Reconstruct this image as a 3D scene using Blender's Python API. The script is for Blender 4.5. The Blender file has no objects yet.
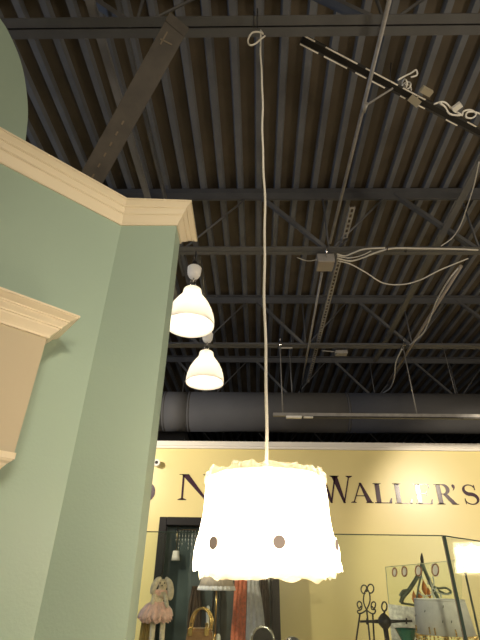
import bpy, bmesh, math, random
from mathutils import Vector, Matrix, noise
random.seed(7)
PI = math.pi
SC = bpy.context.scene

# ------------------------------------------------------------------ camera, light, exposure
EYE = 1.55
FPX = 428.7
AX = Vector((0.9997971, 0.00354163, -0.01982953))
AY = Vector((0.0151015, 0.51967902, 0.85422811))
AU = Vector((0.01333035, -0.85435424, 0.51952009))
cd = bpy.data.cameras.new('camera'); cam = bpy.data.objects.new('camera', cd)
SC.collection.objects.link(cam); SC.camera = cam
cd.sensor_fit = 'VERTICAL'; cd.sensor_height = 36.0; cd.lens = FPX / 640 * 36
cd.clip_start = 0.02; cd.clip_end = 60
cam.matrix_world = Matrix(((AX[0], -AX[1], -AX[2], 0), (AY[0], -AY[1], -AY[2], 0),
                           (AU[0], -AU[1], -AU[2], EYE), (0, 0, 0, 1)))
SC.view_settings.view_transform = 'Standard'; SC.view_settings.look = 'None'
SC.view_settings.gamma = 1; SC.view_settings.use_curve_mapping = False
SC.view_settings.exposure = 0.0

W = bpy.data.worlds.new('world'); SC.world = W; W.use_nodes = True
W.node_tree.nodes['Background'].inputs[0].default_value = (0.45, 0.5, 0.62, 1)
W.node_tree.nodes['Background'].inputs[1].default_value = 0.03


def lamp_light(name, kind, loc, energy, col, size=0.1, aim=None, angle=60, blend=0.8):
    l = bpy.data.lights.new(name, kind); l.energy = energy; l.color = col
    if kind == 'SPOT':
        l.spot_size = math.radians(angle); l.spot_blend = blend; l.shadow_soft_size = size
    elif kind == 'AREA':
        l.shape = 'RECTANGLE'; l.size = size; l.size_y = size * 0.5
    else:
        l.shadow_soft_size = size
    o = bpy.data.objects.new(name, l); SC.collection.objects.link(o); o.location = loc
    if aim is not None:
        o.rotation_euler = (Vector(aim) - Vector(loc)).to_track_quat('-Z', 'Y').to_euler()
    return o


WARM = (1.0, 0.87, 0.68)
# shop ceiling spots (track heads outside the frame), then added fill lights
lamp_light('shop_spot_wall_right', 'SPOT', (2.93, 2.0, 2.94), 260, WARM, 0.05, (2.75, 5.0, 1.85), 58, 0.35)
lamp_light('shop_spot_wall_mid', 'SPOT', (0.6, -1.2, 2.7), 130, WARM, 0.10, (0.3, 5.0, 1.9), 75, 0.9)
lamp_light('shop_spot_wall_left', 'SPOT', (-1.9, 3.0, 2.9), 230, WARM, 0.06, (-1.3, 5.0, 2.1), 100, 0.8)
lamp_light('fill_light_behind', 'POINT', (0.6, -2.2, 2.1), 128, WARM, 0.25)  # unseen point light added behind the camera to brighten the green walls
lamp_light('fill_light_side', 'POINT', (3.6, 0.9, 2.0), 145, WARM, 0.25)  # unseen point light added at right to brighten the right-facing sides
lamp_light('cool_light_left', 'AREA', (-5.2, 1.5, 2.9), 62, (0.52, 0.68, 1.0), 2.2, (1.0, 4.0, 4.3))  # cool light added at left to blue the rib sides; no window there


# ------------------------------------------------------------------ pixel helpers (real distances given)
def ray(px, py):
    c = Vector((px - 240, py - 320, FPX))
    return Vector((c.dot(AX), c.dot(AY), c.dot(AU)))


def atY(px, py, y):
    r = ray(px, py); r *= y / r.y
    return Vector((r.x, y, r.z + EYE))


def atZ(px, py, z):
    r = ray(px, py); r *= (z - EYE) / r.z
    return Vector((r.x, r.y, z))


# ------------------------------------------------------------------ materials
def mat(name, col, rough=0.6, metal=0.0, var=0.0, scale=8.0, bump=0.0, bscale=60.0, spec=0.5, coat=0.0,
        emit=None, estr=0.0, sheen=0.0):
    m = bpy.data.materials.new(name); m.use_nodes = True
    nt = m.node_tree; b = nt.nodes['Principled BSDF']
    b.inputs['Base Color'].default_value = (*col, 1)
    b.inputs['Roughness'].default_value = rough; b.inputs['Metallic'].default_value = metal
    b.inputs['Specular IOR Level'].default_value = spec
    b.inputs['Coat Weight'].default_value = coat
    b.inputs['Sheen Weight'].default_value = sheen
    tc = nt.nodes.new('ShaderNodeTexCoord')
    if var > 0:
        n = nt.nodes.new('ShaderNodeTexNoise'); n.inputs['Scale'].default_value = scale
        n.inputs['Detail'].default_value = 5
        r = nt.nodes.new('ShaderNodeMapRange')
        r.inputs['From Min'].default_value = 0.3; r.inputs['From Max'].default_value = 0.7
        r.inputs['To Min'].default_value = 1 - var; r.inputs['To Max'].default_value = 1 + var
        v = nt.nodes.new('ShaderNodeVectorMath'); v.operation = 'SCALE'
        v.inputs[0].default_value = col
        nt.links.new(tc.outputs['Object'], n.inputs['Vector'])
        nt.links.new(n.outputs['Fac'], r.inputs['Value'])
        nt.links.new(r.outputs['Result'], v.inputs['Scale'])
        nt.links.new(v.outputs['Vector'], b.inputs['Base Color'])
    if bump > 0:
        n2 = nt.nodes.new('ShaderNodeTexNoise'); n2.inputs['Scale'].default_value = bscale
        bp = nt.nodes.new('ShaderNodeBump'); bp.inputs['Strength'].default_value = bump
        bp.inputs['Distance'].default_value = 0.01
        nt.links.new(tc.outputs['Object'], n2.inputs['Vector'])
        nt.links.new(n2.outputs['Fac'], bp.inputs['Height'])
        nt.links.new(bp.outputs['Normal'], b.inputs['Normal'])
    if emit:
        b.inputs['Emission Color'].default_value = (*emit, 1)
        b.inputs['Emission Strength'].default_value = estr
    return m


def glow_fabric(name, col, trans, emit, estr, sheer=0.0):
    """thin lit shade: diffuse + translucent, glowing because the lamp inside is on"""
    m = bpy.data.materials.new(name); m.use_nodes = True
    nt = m.node_tree; nt.nodes.clear()
    out = nt.nodes.new('ShaderNodeOutputMaterial')
    d = nt.nodes.new('ShaderNodeBsdfDiffuse'); d.inputs[0].default_value = (*col, 1)
    t = nt.nodes.new('ShaderNodeBsdfTranslucent'); t.inputs[0].default_value = (*col, 1)
    mx = nt.nodes.new('ShaderNodeMixShader'); mx.inputs[0].default_value = trans
    e = nt.nodes.new('ShaderNodeEmission'); e.inputs[0].default_value = (*emit, 1); e.inputs[1].default_value = estr
    a = nt.nodes.new('ShaderNodeAddShader')
    nt.links.new(d.outputs[0], mx.inputs[1]); nt.links.new(t.outputs[0], mx.inputs[2])
    nt.links.new(mx.outputs[0], a.inputs[0]); nt.links.new(e.outputs[0], a.inputs[1])
    last = a if estr > 0 else mx
    if sheer > 0:
        tr_ = nt.nodes.new('ShaderNodeBsdfTransparent'); m2 = nt.nodes.new('ShaderNodeMixShader'); m2.inputs[0].default_value = sheer
        nt.links.new(last.outputs[0], m2.inputs[1]); nt.links.new(tr_.outputs[0], m2.inputs[2]); last = m2
    nt.links.new(last.outputs[0], out.inputs[0])
    return m


def glass_mat(name, tint, rough=0.0, ior=1.5):
    m = bpy.data.materials.new(name); m.use_nodes = True
    nt = m.node_tree; nt.nodes.clear()
    out = nt.nodes.new('ShaderNodeOutputMaterial')
    t = nt.nodes.new('ShaderNodeBsdfTransparent'); t.inputs[0].default_value = (*tint, 1)
    g = nt.nodes.new('ShaderNodeBsdfGlossy'); g.inputs['Roughness'].default_value = rough
    f = nt.nodes.new('ShaderNodeFresnel'); f.inputs[0].default_value = ior
    mx = nt.nodes.new('ShaderNodeMixShader')
    gm = nt.nodes.new('ShaderNodeNewGeometry'); mr = nt.nodes.new('ShaderNodeMapRange')
    mr.inputs['To Min'].default_value = ior; mr.inputs['To Max'].default_value = 1 / ior
    nt.links.new(gm.outputs['Backfacing'], mr.inputs['Value']); nt.links.new(mr.outputs['Result'], f.inputs[0])
    nt.links.new(f.outputs[0], mx.inputs[0]); nt.links.new(t.outputs[0], mx.inputs[1])
    nt.links.new(g.outputs[0], mx.inputs[2]); nt.links.new(mx.outputs[0], out.inputs[0])
    return m


M = dict(
    green=mat('sage green paint', (0.345, 0.450, 0.365), 0.45, var=0.02, scale=2, bump=0.05, bscale=120),
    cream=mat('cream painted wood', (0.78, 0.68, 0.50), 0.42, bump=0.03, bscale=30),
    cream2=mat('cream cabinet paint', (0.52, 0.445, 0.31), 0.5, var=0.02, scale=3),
    yellow=mat('yellow wall paint', (0.80, 0.68, 0.30), 0.32, var=0.03, scale=1.5, bump=0.04, bscale=80),
    trimw=mat('off white trim', (0.78, 0.74, 0.66), 0.5),
    letter=mat('plum vinyl lettering', (0.050, 0.020, 0.036), 0.22),
    deckrib=mat('grey blue rib faces', (0.110, 0.115, 0.125), 0.6, var=0.15, scale=5),
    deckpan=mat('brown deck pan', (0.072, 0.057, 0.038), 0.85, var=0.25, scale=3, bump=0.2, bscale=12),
    steel=mat('grey painted steel', (0.082, 0.083, 0.086), 0.55, var=0.12, scale=6),
    steell=mat('light painted steel', (0.15, 0.148, 0.15), 0.5, var=0.1, scale=6),
    galv=mat('galvanised steel', (0.26, 0.25, 0.235), 0.5, metal=0.3, var=0.15, scale=20),
    stud=mat('brownish metal stud', (0.048, 0.040, 0.030), 0.6, metal=0.2, var=0.25, scale=14),
    studm=mat('stud stamp marks', (0.11, 0.08, 0.04), 0.5),
    duct=mat('grey duct', (0.078, 0.078, 0.082), 0.8, var=0.08, scale=3),
    black=mat('black gloss', (0.010, 0.009, 0.009), 0.45, spec=0.25),
    blackm=mat('black satin', (0.018, 0.017, 0.017), 0.5, var=0.1),
    whitep=mat('white plastic', (0.80, 0.78, 0.72), 0.4),
    cord=mat('white fabric cord', (0.50, 0.48, 0.42), 0.7),
    wire=mat('pale cable sheath', (0.50, 0.48, 0.43), 0.5),
    tag=mat('cream cardboard tag', (0.36, 0.32, 0.23), 0.7),
    boxm=mat('beige junction box cover', (0.25, 0.215, 0.17), 0.6),
    iron=mat('wrought iron', (0.022, 0.020, 0.020), 0.45, bump=0.2),
    dark=mat('dark far wall', (0.02, 0.02, 0.022), 0.9),
    floor=mat('brown floor', (0.16, 0.11, 0.07), 0.5, var=0.2, scale=2),
    plain=mat('shop wall paint', (0.45, 0.40, 0.30), 0.7),
    mirror=mat('dark cabinet back', (0.060, 0.080, 0.078), 0.14, var=0.55, scale=2.3, spec=0.8),
    clutter=mat('brown shelf stock', (0.075, 0.045, 0.024), 0.6, var=0.5, scale=9),
    orange=mat('orange scarf', (0.86, 0.27, 0.13), 0.8, var=0.25, scale=40, sheen=0.3),
    whitef=mat('pale grey scarf', (0.80, 0.79, 0.76), 0.85, var=0.12, scale=30, sheen=0.3),
    taupe=mat('taupe fabric', (0.66, 0.56, 0.44), 0.85, var=0.12, scale=30),
    pink=mat('pink tulle', (0.95, 0.60, 0.52), 0.9, var=0.2, scale=60, sheen=0.5),
    plush=mat('beige plush', (0.78, 0.65, 0.48), 0.95, var=0.2, scale=70),
    tan=mat('tan satin', (0.58, 0.42, 0.16), 0.6, var=0.15, scale=30),
    gold=mat('brass', (0.80, 0.55, 0.20), 0.25, metal=0.9),
    bronze=mat('bronze rim', (0.36, 0.17, 0.08), 0.35, metal=0.6),
    bag=mat('bronze leather', (0.33, 0.17, 0.07), 0.3, var=0.3, scale=18),
    chrome=mat('polished silver', (0.75, 0.74, 0.72), 0.15, metal=1.0),
    drum=mat('grey white lampshade fabric', (0.72, 0.70, 0.64), 0.85, var=0.1, scale=25),
    verd=mat('verdigris metal', (0.14, 0.16, 0.12), 0.5, metal=0.3, var=0.3, scale=40),
    amber=mat('amber glass', (0.70, 0.22, 0.05), 0.12),
    crystal=mat('clear crystal', (0.72, 0.72, 0.66), 0.08, spec=0.9),
    jar=mat('green glass', (0.0, 0.16, 0.10), 0.08, spec=0.8),
    card=mat('printed card', (0.80, 0.78, 0.72), 0.7, var=0.4, scale=45),
    button=mat('grey brown button', (0.55, 0.46, 0.42), 0.9),
    counter=mat('cream counter', (0.60, 0.50, 0.34), 0.45),
    pane=glass_mat('clear pane', (0.955, 0.985, 0.955)),
    edge=mat('dark green glass edge', (0.05, 0.075, 0.06), 0.6, spec=0.1),
    edgel=mat('pale glass edge', (0.45, 0.47, 0.32), 0.2),
    bulb=mat('lit bulb', (1, 0.95, 0.85), 0.3, emit=(1, 0.88, 0.68), estr=30),
    shade=glow_fabric('lit shade fabric', (0.90, 0.84, 0.74), 0.5, (1.0, 0.88, 0.70), 4.0),
    ruffle=glow_fabric('cream organza ruffle', (0.85, 0.78, 0.62), 0.3, (1.0, 0.84, 0.58), 0.0, sheer=0.5),
    opal=glow_fabric('opal glass', (0.90, 0.88, 0.84), 0.5, (1, 0.9, 0.75), 0.06),
)


# ------------------------------------------------------------------ mesh helpers
def sub(bm, cuts=1): return bm


def box(bm, c, s, rot=None, bev=0.0):
    r = bmesh.ops.create_cube(bm, size=1.0)
    vs = r['verts']
    bmesh.ops.scale(bm, vec=s, verts=vs)
    if bev > 0:
        es = list({e for v in vs for e in v.link_edges})
        b = bmesh.ops.bevel(bm, geom=es, offset=bev, segments=2, affect='EDGES', profile=0.5)
        vs = list({v for f in b['faces'] for v in f.verts} | {v for v in vs if v.is_valid})
    if rot is not None: bmesh.ops.rotate(bm, cent=(0, 0, 0), matrix=rot, verts=vs)
    bmesh.ops.translate(bm, vec=c, verts=vs)
    return vs


def frame_of(t):
    t = t.normalized()
    a = Vector((0, 0, 1)) if abs(t.z) < 0.9 else Vector((1, 0, 0))
    u = t.cross(a).normalized(); v = t.cross(u).normalized()
    return u, v


def tube(bm, pts, r, seg=8, closed=False, cap=True):
    pts = [Vector(p) for p in pts]; n = len(pts); rings = []
    u0 = None
    for i, p in enumerate(pts):
        if closed: t = pts[(i + 1) % n] - pts[i - 1]
        else: t = pts[min(i + 1, n - 1)] - pts[max(i - 1, 0)]
        t.normalize()
        if u0 is None: u0, _ = frame_of(t)
        u = (u0 - t * u0.dot(t)).normalized(); u0 = u
        v = t.cross(u)
        rr = r[i] if isinstance(r, (list, tuple)) else r
        rings.append([bm.verts.new(p + (u * math.cos(a) + v * math.sin(a)) * rr)
                      for a in [2 * PI * k / seg for k in range(seg)]])
    m = n if closed else n - 1
    for i in range(m):
        A, B = rings[i], rings[(i + 1) % n]
        for k in range(seg):
            f = bm.faces.new((A[k], A[(k + 1) % seg], B[(k + 1) % seg], B[k])); f.smooth = True
    if cap and not closed:
        bm.faces.new(rings[0][::-1]); bm.faces.new(rings[-1])


def lathe(bm, prof, c, seg=40, wob=None, capb=False, capt=False):
    """prof: list of (r, z) ; c centre (x, y, 0)"""
    rings = []
    for j, (r, z) in enumerate(prof):
        ring = []
        for k in range(seg):
            a = 2 * PI * k / seg
            rr, zz = (r, z) if wob is None else wob(r, z, a, j)
            ring.append(bm.verts.new((c[0] + rr * math.cos(a), c[1] + rr * math.sin(a), c[2] + zz)))
        rings.append(ring)
    for i in range(len(rings) - 1):
        A, B = rings[i], rings[i + 1]
        for k in range(seg):
            f = bm.faces.new((A[k], A[(k + 1) % seg], B[(k + 1) % seg], B[k])); f.smooth = True
    if capb: bm.faces.new(rings[0][::-1])
    if capt: bm.faces.new(rings[-1])


def prism(bm, poly, o, ux, uy, thick):
    """polygon (2-D) drawn with axes ux, uy from o, extruded by vector thick"""
    o, ux, uy, thick = map(Vector, (o, ux, uy, thick))
    a = [bm.verts.new(o + ux * x + uy * y) for x, y in poly]
    b = [bm.verts.new(v.co + thick) for v in a]
    n = len(a)
    bm.faces.new(a); bm.faces.new(b[::-1])
    for i in range(n): bm.faces.new((a[i], b[i], b[(i + 1) % n], a[(i + 1) % n]))


def bar(bm, p, q, w, h, up=(0, 0, 1), bev=0):
    p, q = Vector(p), Vector(q); d = q - p; L = d.length; d.normalize()
    up = Vector(up); s = d.cross(up).normalized(); u = s.cross(d)
    rot = Matrix((s, d, u)).transposed()
    box(bm, (p + q) / 2, (w, L, h), rot, bev)


def smoothpath(pts, n=8):
    pts = [Vector(p) for p in pts]; out = []
    P = [pts[0]] + pts + [pts[-1]]
    for i in range(1, len(P) - 2):
        a, b, c, d = P[i - 1], P[i], P[i + 1], P[i + 2]
        for k in range(n):
            t = k / n
            out.append(0.5 * ((2 * b) + (c - a) * t + (2 * a - 5 * b + 4 * c - d) * t * t + (3 * b - a - 3 * c + d) * t ** 3))
    out.append(pts[-1]); return out


def drop(bm, p, s, m=None):
    lathe(bm, [(0.0, 1.0 * s), (0.30 * s, 0.35 * s), (0.42 * s, -0.1 * s), (0.25 * s, -0.6 * s), (0.0, -0.85 * s)], p, 6)


def link(name, bm, m, loc):
    me = bpy.data.meshes.new(name)
    bmesh.ops.translate(bm, vec=-Vector(loc), verts=bm.verts[:])
    bmesh.ops.recalc_face_normals(bm, faces=bm.faces[:])
    bm.to_mesh(me); bm.free()
    for x in (m if isinstance(m, (list, tuple)) else [m]): me.materials.append(x)
    return me


def part(name, bm, m, parent, label=None):
    org = Vector(parent['_o'])
    o = bpy.data.objects.new(name, link(name, bm, m, org)); SC.collection.objects.link(o)
    o.parent = parent; o['_o'] = list(org)
    if label: o['label'] = label
    return o


def thing(name, label, cat, loc, group=None):
    o = bpy.data.objects.new(name, None); SC.collection.objects.link(o)
    o.location = loc; o.empty_display_size = 0.05; o['_o'] = list(loc)
    o['label'] = label; o['category'] = cat
    if group: o['group'] = group
    return o


def solo(name, bm, m, label, cat, group=None):
    bb = [v.co for v in bm.verts]
    loc = Vector(((min(v.x for v in bb) + max(v.x for v in bb)) / 2, (min(v.y for v in bb) + max(v.y for v in bb)) / 2,
                  min(v.z for v in bb)))
    o = bpy.data.objects.new(name, link(name, bm, m, loc)); SC.collection.objects.link(o)
    o.location = loc; o['_o'] = list(loc); o['label'] = label; o['category'] = cat
    if group: o['group'] = group
    return o


def struct(name, bm, m, label=None):
    o = bpy.data.objects.new(name, link(name, bm, m, (0, 0, 0))); SC.collection.objects.link(o)
    o['kind'] = 'structure'; o['_o'] = [0, 0, 0]
    if label: o['label'] = label; o['category'] = name.split('_')[0]
    return o


def NB(): return bmesh.new()


# ================================================================== ROOM SHELL
XL, XR, YN, YF = -6.0, 6.5, -4.0, 11.5
b = NB(); box(b, ((XL + XR) / 2, (YN + YF) / 2, -0.05), (XR - XL, YF - YN, 0.1)); struct('floor', b, M['floor'])
# ribbed steel deck, ribs run away from the camera
b = NB(); RX = math.tan(math.radians(1.13)); PITCH = 0.1528
k0 = int((XL - 0.6) / PITCH); k1 = int((XR + 0.6) / PITCH)
prof = []
for k in range(k0, k1):
    x = 0.057 + k * PITCH
    prof += [(x - 0.030, 4.362), (x - 0.019, 4.322), (x + 0.019, 4.322), (x + 0.030, 4.362)]
va = [b.verts.new((x + RX * (YN - 1.32), YN, z)) for x, z in prof]
vb = [b.verts.new((x + RX * (YF - 1.32), YF, z)) for x, z in prof]
for i in range(len(prof) - 1):
    f = b.faces.new((va[i], va[i + 1], vb[i + 1], vb[i]))
    f.material_index = 1 if i % 4 == 3 else 0  # pan faces brown, rib faces grey blue
zt = 4.42
ta, tb = b.verts.new((prof[0][0], YN, zt)), b.verts.new((prof[-1][0], YN, zt))
tc, td = b.verts.new((prof[-1][0], YF, zt)), b.verts.new((prof[0][0], YF, zt))
b.faces.new((ta, tb, tc, td))
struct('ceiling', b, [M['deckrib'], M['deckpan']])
b = NB(); box(b, (XL - 0.05, (YN + YF) / 2, 2.2), (0.1, YF - YN, 4.4)); struct('wall_west', b, M['plain'])
b = NB(); box(b, (XR + 0.05, (YN + YF) / 2, 2.2), (0.1, YF - YN, 4.4)); struct('wall_right', b, M['plain'])
b = NB(); box(b, ((XL + XR) / 2, YN - 0.05, 2.2), (XR - XL, 0.1, 4.4)); struct('wall_front', b, M['plain'])
b = NB(); box(b, ((XL + XR) / 2, YF + 0.05, 2.2), (XR - XL, 0.1, 4.4)); struct('wall_far', b, M['dark'])

WY = 5.0
b = NB(); box(b, (1.0, WY + 0.06, 1.43), (9.0, 0.12, 2.86)); struct('wall_back', b, M['yellow'])
# flat crown trim capping the yellow wall
b = NB()
for (y0, z0, z1) in ((0.012, 2.845, 2.872), (0.022, 2.872, 2.925)):
    box(b, (1.0, WY + 0.05 - y0 / 2, (z0 + z1) / 2), (9.0, 0.13 + y0, z1 - z0))
struct('trim_2', b, M['trimw'])

# ---- green partition: angled wall, then a short wall facing the camera
P0 = Vector((-2.30, -0.245)); PC = Vector((-0.535, 1.324)); PE = Vector((-0.303, 1.324)); PB = Vector((-0.303, 1.425))
dA = (PC - P0).normalized(); nA = Vector((dA.y, -dA.x))         # towards the camera
b = NB()
TH = 0.10
poly = [P0, PC, PE, PB, Vector((PC.x - 0.04, PB.y)), P0 - nA * TH]
a = [b.verts.new((p.x, p.y, 0)) for p in poly]; c = [b.verts.new((p.x, p.y, 2.90)) for p in poly]
b.faces.new(a[::-1]); b.faces.new(c)
for i in range(len(a)): b.faces.new((a[i], a[(i + 1) % len(a)], c[(i + 1) % len(a)], c[i]))
struct('wall_left', b, M['green'])

# crown moulding sweep (projection fraction, z)
CR = [(0.00, -0.105), (0.10, -0.105), (0.10, -0.096), (0.16, -0.088), (0.24, -0.080), (0.36, -0.068), (0.38, -0.060), (0.44, -0.060), (0.44, -0.053),
      (0.62, -0.038), (0.62, -0.032), (0.68, -0.032), (0.68, -0.026), (0.94, -0.012), (0.94, -0.009), (1.0, -0.009), (1.0, 0.0), (0.0, 0.0)]


def crown(bm, stations, ztop, hs=1.0, prof=CR):
    rows = []
    for (w, m) in stations:
        rows.append([bm.verts.new((w.x + m.x * p, w.y + m.y * p, ztop + z * hs)) for p, z in prof])
    for A, B in zip(rows[:-1], rows[1:]):
        for i in range(len(prof)):
            j = (i + 1) % len(prof)
            bm.faces.new((A[i], A[j], B[j], B[i]))
    bm.faces.new(rows[0]); bm.faces.new(rows[-1][::-1])


PR = 0.058
nB = Vector((0, -1))
mC = (nA + nB).normalized() / ((nA + nB).normalized().dot(nA)) * PR
b = NB()
crown(b, [(P0, nA * PR), (PC, mC), (PE, Vector((0.061, -0.045))), (PB, Vector((0.061, 0.105))),
          (Vector((PC.x - 0.04, PB.y)), Vector((0, 0.06)))], 2.92)
struct('trim_1', b, M['cream'])

# arched top of the angled wall, rising behind the crown
b = NB()
arc = [(-60, -40), (-25, -10), (0, 18.5), (11, 37), (21, 62), (26, 87), (28, 112), (26.5, 132), (24.5, 150), (18, 185)]
pts = []
for q in arc:
    r = ray(*q); p0 = Vector((PC.x, PC.y, EYE)) - Vector((nA.x, nA.y, 0)) * 0.05; n3 = Vector((nA.x, nA.y, 0))
    t = (p0 - Vector((0, 0, EYE))).dot(n3) / r.dot(n3)
    pts.append(Vector((0, 0, EYE)) + r * t)
s_of = lambda p: (Vector((p.x, p.y)) - P0).dot(dA)
loop = [(s_of(p), p.z) for p in pts if p.z > 2.93]
sm = smoothpath([Vector((x, z, 0)) for x, z in loop], 5)
loop = [(p.x, p.y) for p in sm]
poly2 = [(0.0, loop[0][1])] + loop + [(loop[-1][0], 2.90), (0.0, 2.90)]
o3 = Vector((P0.x, P0.y, 0)) - Vector((nA.x, nA.y, 0)) * 0.05
prism(b, poly2, o3, (dA.x, dA.y, 0), (0, 0, 1), Vector((-nA.x, -nA.y, 0)) * 0.05)
struct('wall_arch', b, M['green'])

# ================================================================== STEEL ROOF JOISTS
JY = [0.968 + 1.545 * k for k in range(6)]
JLAB = ['grey steel roof joist nearest the camera, pendant cord tied to its lower chord',
        'grey steel roof joist carrying the junction box, second from the camera',
        'grey steel roof joist that the slim hanging light track hangs from',
        'dark steel roof joist whose lower chord hides behind the big duct',
        'dark steel roof joist just beyond the big duct, mostly hidden',
        'farthest dark steel roof joist glimpsed under the duct']
NODE = 0.61; PAN = 1.13


def make_joist():
    y = JY[0]
    t = thing('roof_joist', JLAB[0], 'roof joist', (0, y, 3.69), 'steel roof joists')
    b = NB()
    for s in (-1, 1):      # double angles
        box(b, (0.25, y + s * 0.0235, 3.694), (12.4, 0.039, 0.006)); box(b, (0.25, y + s * 0.006, 3.712), (12.4, 0.005, 0.038))
    part('bottom_chord', b, M['steel'], t)
    b = NB()
    for s in (-1, 1):
        box(b, (0.25, y + s * 0.0275, 4.3165), (12.4, 0.045, 0.007)); box(b, (0.25, y + s * 0.007, 4.280), (12.4, 0.006, 0.075))
    part('top_chord', b, M['steel'], t)
    for n in range(-5, 6):
        x = NODE + n * PAN
        if x < -5.4 or x > 6.1: continue
        for s in (-1, 1):
            b = NB()
            p = Vector((x + s * 0.02, y, 3.71)); q = Vector((x + s * (PAN / 2 - 0.03), y, 4.30))
            if s < 0: bar(b, p, q, 0.030, 0.030, (0, 1, 0)); bar(b, p + Vector((0, .016, 0)), q + Vector((0, .016, 0)), 0.004, 0.036, (0, 1, 0))
            else: tube(b, [p, q], 0.008, 6)
            part('web_member', b, M['steel'], t)
        b = NB(); tube(b, [(x, y, 3.71), (x, y, 4.30)], 0.008, 6); part('web_post', b, M['steel'], t)
    return t


j0 = make_joist()
for k in range(1, 6):
    r = j0.copy(); SC.collection.objects.link(r); r.location = (0, JY[k], 3.69); r['label'] = JLAB[k]
    for ch in list(j0.children):
        c = ch.copy(); SC.collection.objects.link(c); c.parent = r

# bridging angles up under the deck
def rail_line(name, x, y0, y1, z, w, h, m, label, cat):
    b = NB(); bar(b, (x + 0.0 * y0, y0, z), (x, y1, z), w, 0.005); bar(b, (x - w / 2, y0, z + h / 2), (x - w / 2, y1, z + h / 2), 0.005, h)
    return solo(name, b, m, label, cat)


pA = atZ(110, 75, 4.10); pB = atZ(147, 200, 4.10)
def line2(name, pa, pb, w, h, m, label, cat, ext0=0.0, ext1=0.0):
    d = (pb - pa); b = NB(); p = pa - d * ext0; q = pb + d * ext1
    bar(b, p, q, w, 0.006); n = Vector((d.y, -d.x, 0)).normalized() * (w / 2)
    bar(b, p + n + Vector((0, 0, h / 2)), q + n + Vector((0, 0, h / 2)), 0.006, h)
    return solo(name, b, m, label, cat)
line2('bridging_angle', atZ(101, 42, 3.80), atZ(147, 198, 3.80), 0.034, 0.03, M['steell'],
      'pale steel bridging angle running under the deck beside the metal stud brace', 'steel angle', 0.25, 2.0)
line2('bridging_angle', atZ(141, 100, 4.05), atZ(165, 200, 4.05), 0.020, 0.03, M['steel'],
      'thin dark bridging angle right of the metal stud brace', 'steel angle', 0.9, 1.2)
line2('bridging_angle', atZ(482, 160, 3.80), atZ(397, 320, 3.80), 0.050, 0.04, M['steel'],
      'wide dark steel angle crossing behind the cables at right', 'steel angle', 0.3, 0.5)

# round duct behind the track, with seams
b = NB(); DY, DZ, DR = 5.12, 3.333, 0.242
for x0, x1 in ((-5.8, -1.02), (-1.02, -0.72), (-0.72, 1.20), (1.20, 3.1), (3.1, 6.3)):
    tube(b, [(x0 + 0.004, DY, DZ), (x1 - 0.004, DY, DZ)], DR, 48)
for x in (-1.02, -0.72, 1.2, 3.1): tube(b, [(x - 0.012, DY, DZ), (x + 0.012, DY, DZ)], DR + 0.003, 48)
duct = thing('air_duct', 'big dark grey round air duct running above the yellow wall', 'duct', (0, DY, DZ - DR))
part('duct_run', b, M['duct'], duct)
for x in (-1.9, 0.55, 2.6):
    b = NB(); tube(b, [(x, DY + 0.0, DZ + DR - 0.01), (x, DY, 4.33)], 0.005, 6); part('hanger_rod', b, M['galv'], duct)
# lighter branch duct seen under it at far left
b = NB(); box(b, (-1.35, 6.15, 3.10), (0.95, 0.5, 0.50), bev=0.01); box(b, (-1.35, 6.15, 3.36), (0.9, 0.45, 0.10))
bd = solo('branch_duct', b, M['duct'], 'boxy grey duct glimpsed between round duct and yellow wall, far left', 'duct')
for x in (-1.7, -1.0):
    b = NB(); tube(b, [(x, 6.15, 3.35), (x, 6.15, 4.33)], 0.006, 6); part('hanger_rod', b, M['galv'], bd)

# diagonal metal stud brace
p = atY(176, 27, 0.905); q = atY(93, 176, 1.25)
d = (q - p).normalized(); q2 = q + d * 0.34; p2 = p - d * 0.03
st = thing('stud_brace', 'brown metal stud brace slanting from the nearest joist down behind the crown', 'brace', q2)
sidev = d.cross(Vector((0, 0, EYE)) - (p + q) / 2).normalized(); upv = sidev.cross(d).normalized()
sc0 = upv if upv.dot(Vector((0, 0, EYE)) - (p + q) / 2) > 0 else -upv
b = NB(); bar(b, p2, q2, 0.092, 0.003, upv)
for s in (-1, 1): bar(b, p2 + sidev * s * 0.046 - sc0 * 0.016, q2 + sidev * s * 0.046 - sc0 * 0.016, 0.003, 0.034, upv)
part('stud_channel', b, M['stud'], st)
b = NB()
sgn = -1 if upv.dot(Vector((0, -1, -1))) > 0 else 1
sc = upv if upv.dot(Vector((0, 0, EYE)) - (p + q) / 2) > 0 else -upv
L = (q2 - p2).length
for k in range(9):
    c = p2 + d * (0.45 * L + k * 0.052) + sc * 0.003
    bar(b, c - d * 0.009, c + d * 0.009, 0.007, 0.002, upv)
c = p2 + d * 0.10 + sc * 0.003; bar(b, c + sidev * 0.02 - d * 0.03, c + sidev * 0.02 + d * 0.03, 0.006, 0.002, upv)
bar(b, c - sidev * 0.02, c + sidev * 0.03 + d * 0.012, 0.006, 0.002, upv)
part('punched_marks', b, M['studm'], st, 'tan punched marks')
b = NB(); bar(b, p2 + sc * 0.002, p2 + d * 0.04 + sc * 0.002, 0.096, 0.004, upv); part('end_clip', b, M['stud'], st)

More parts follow.
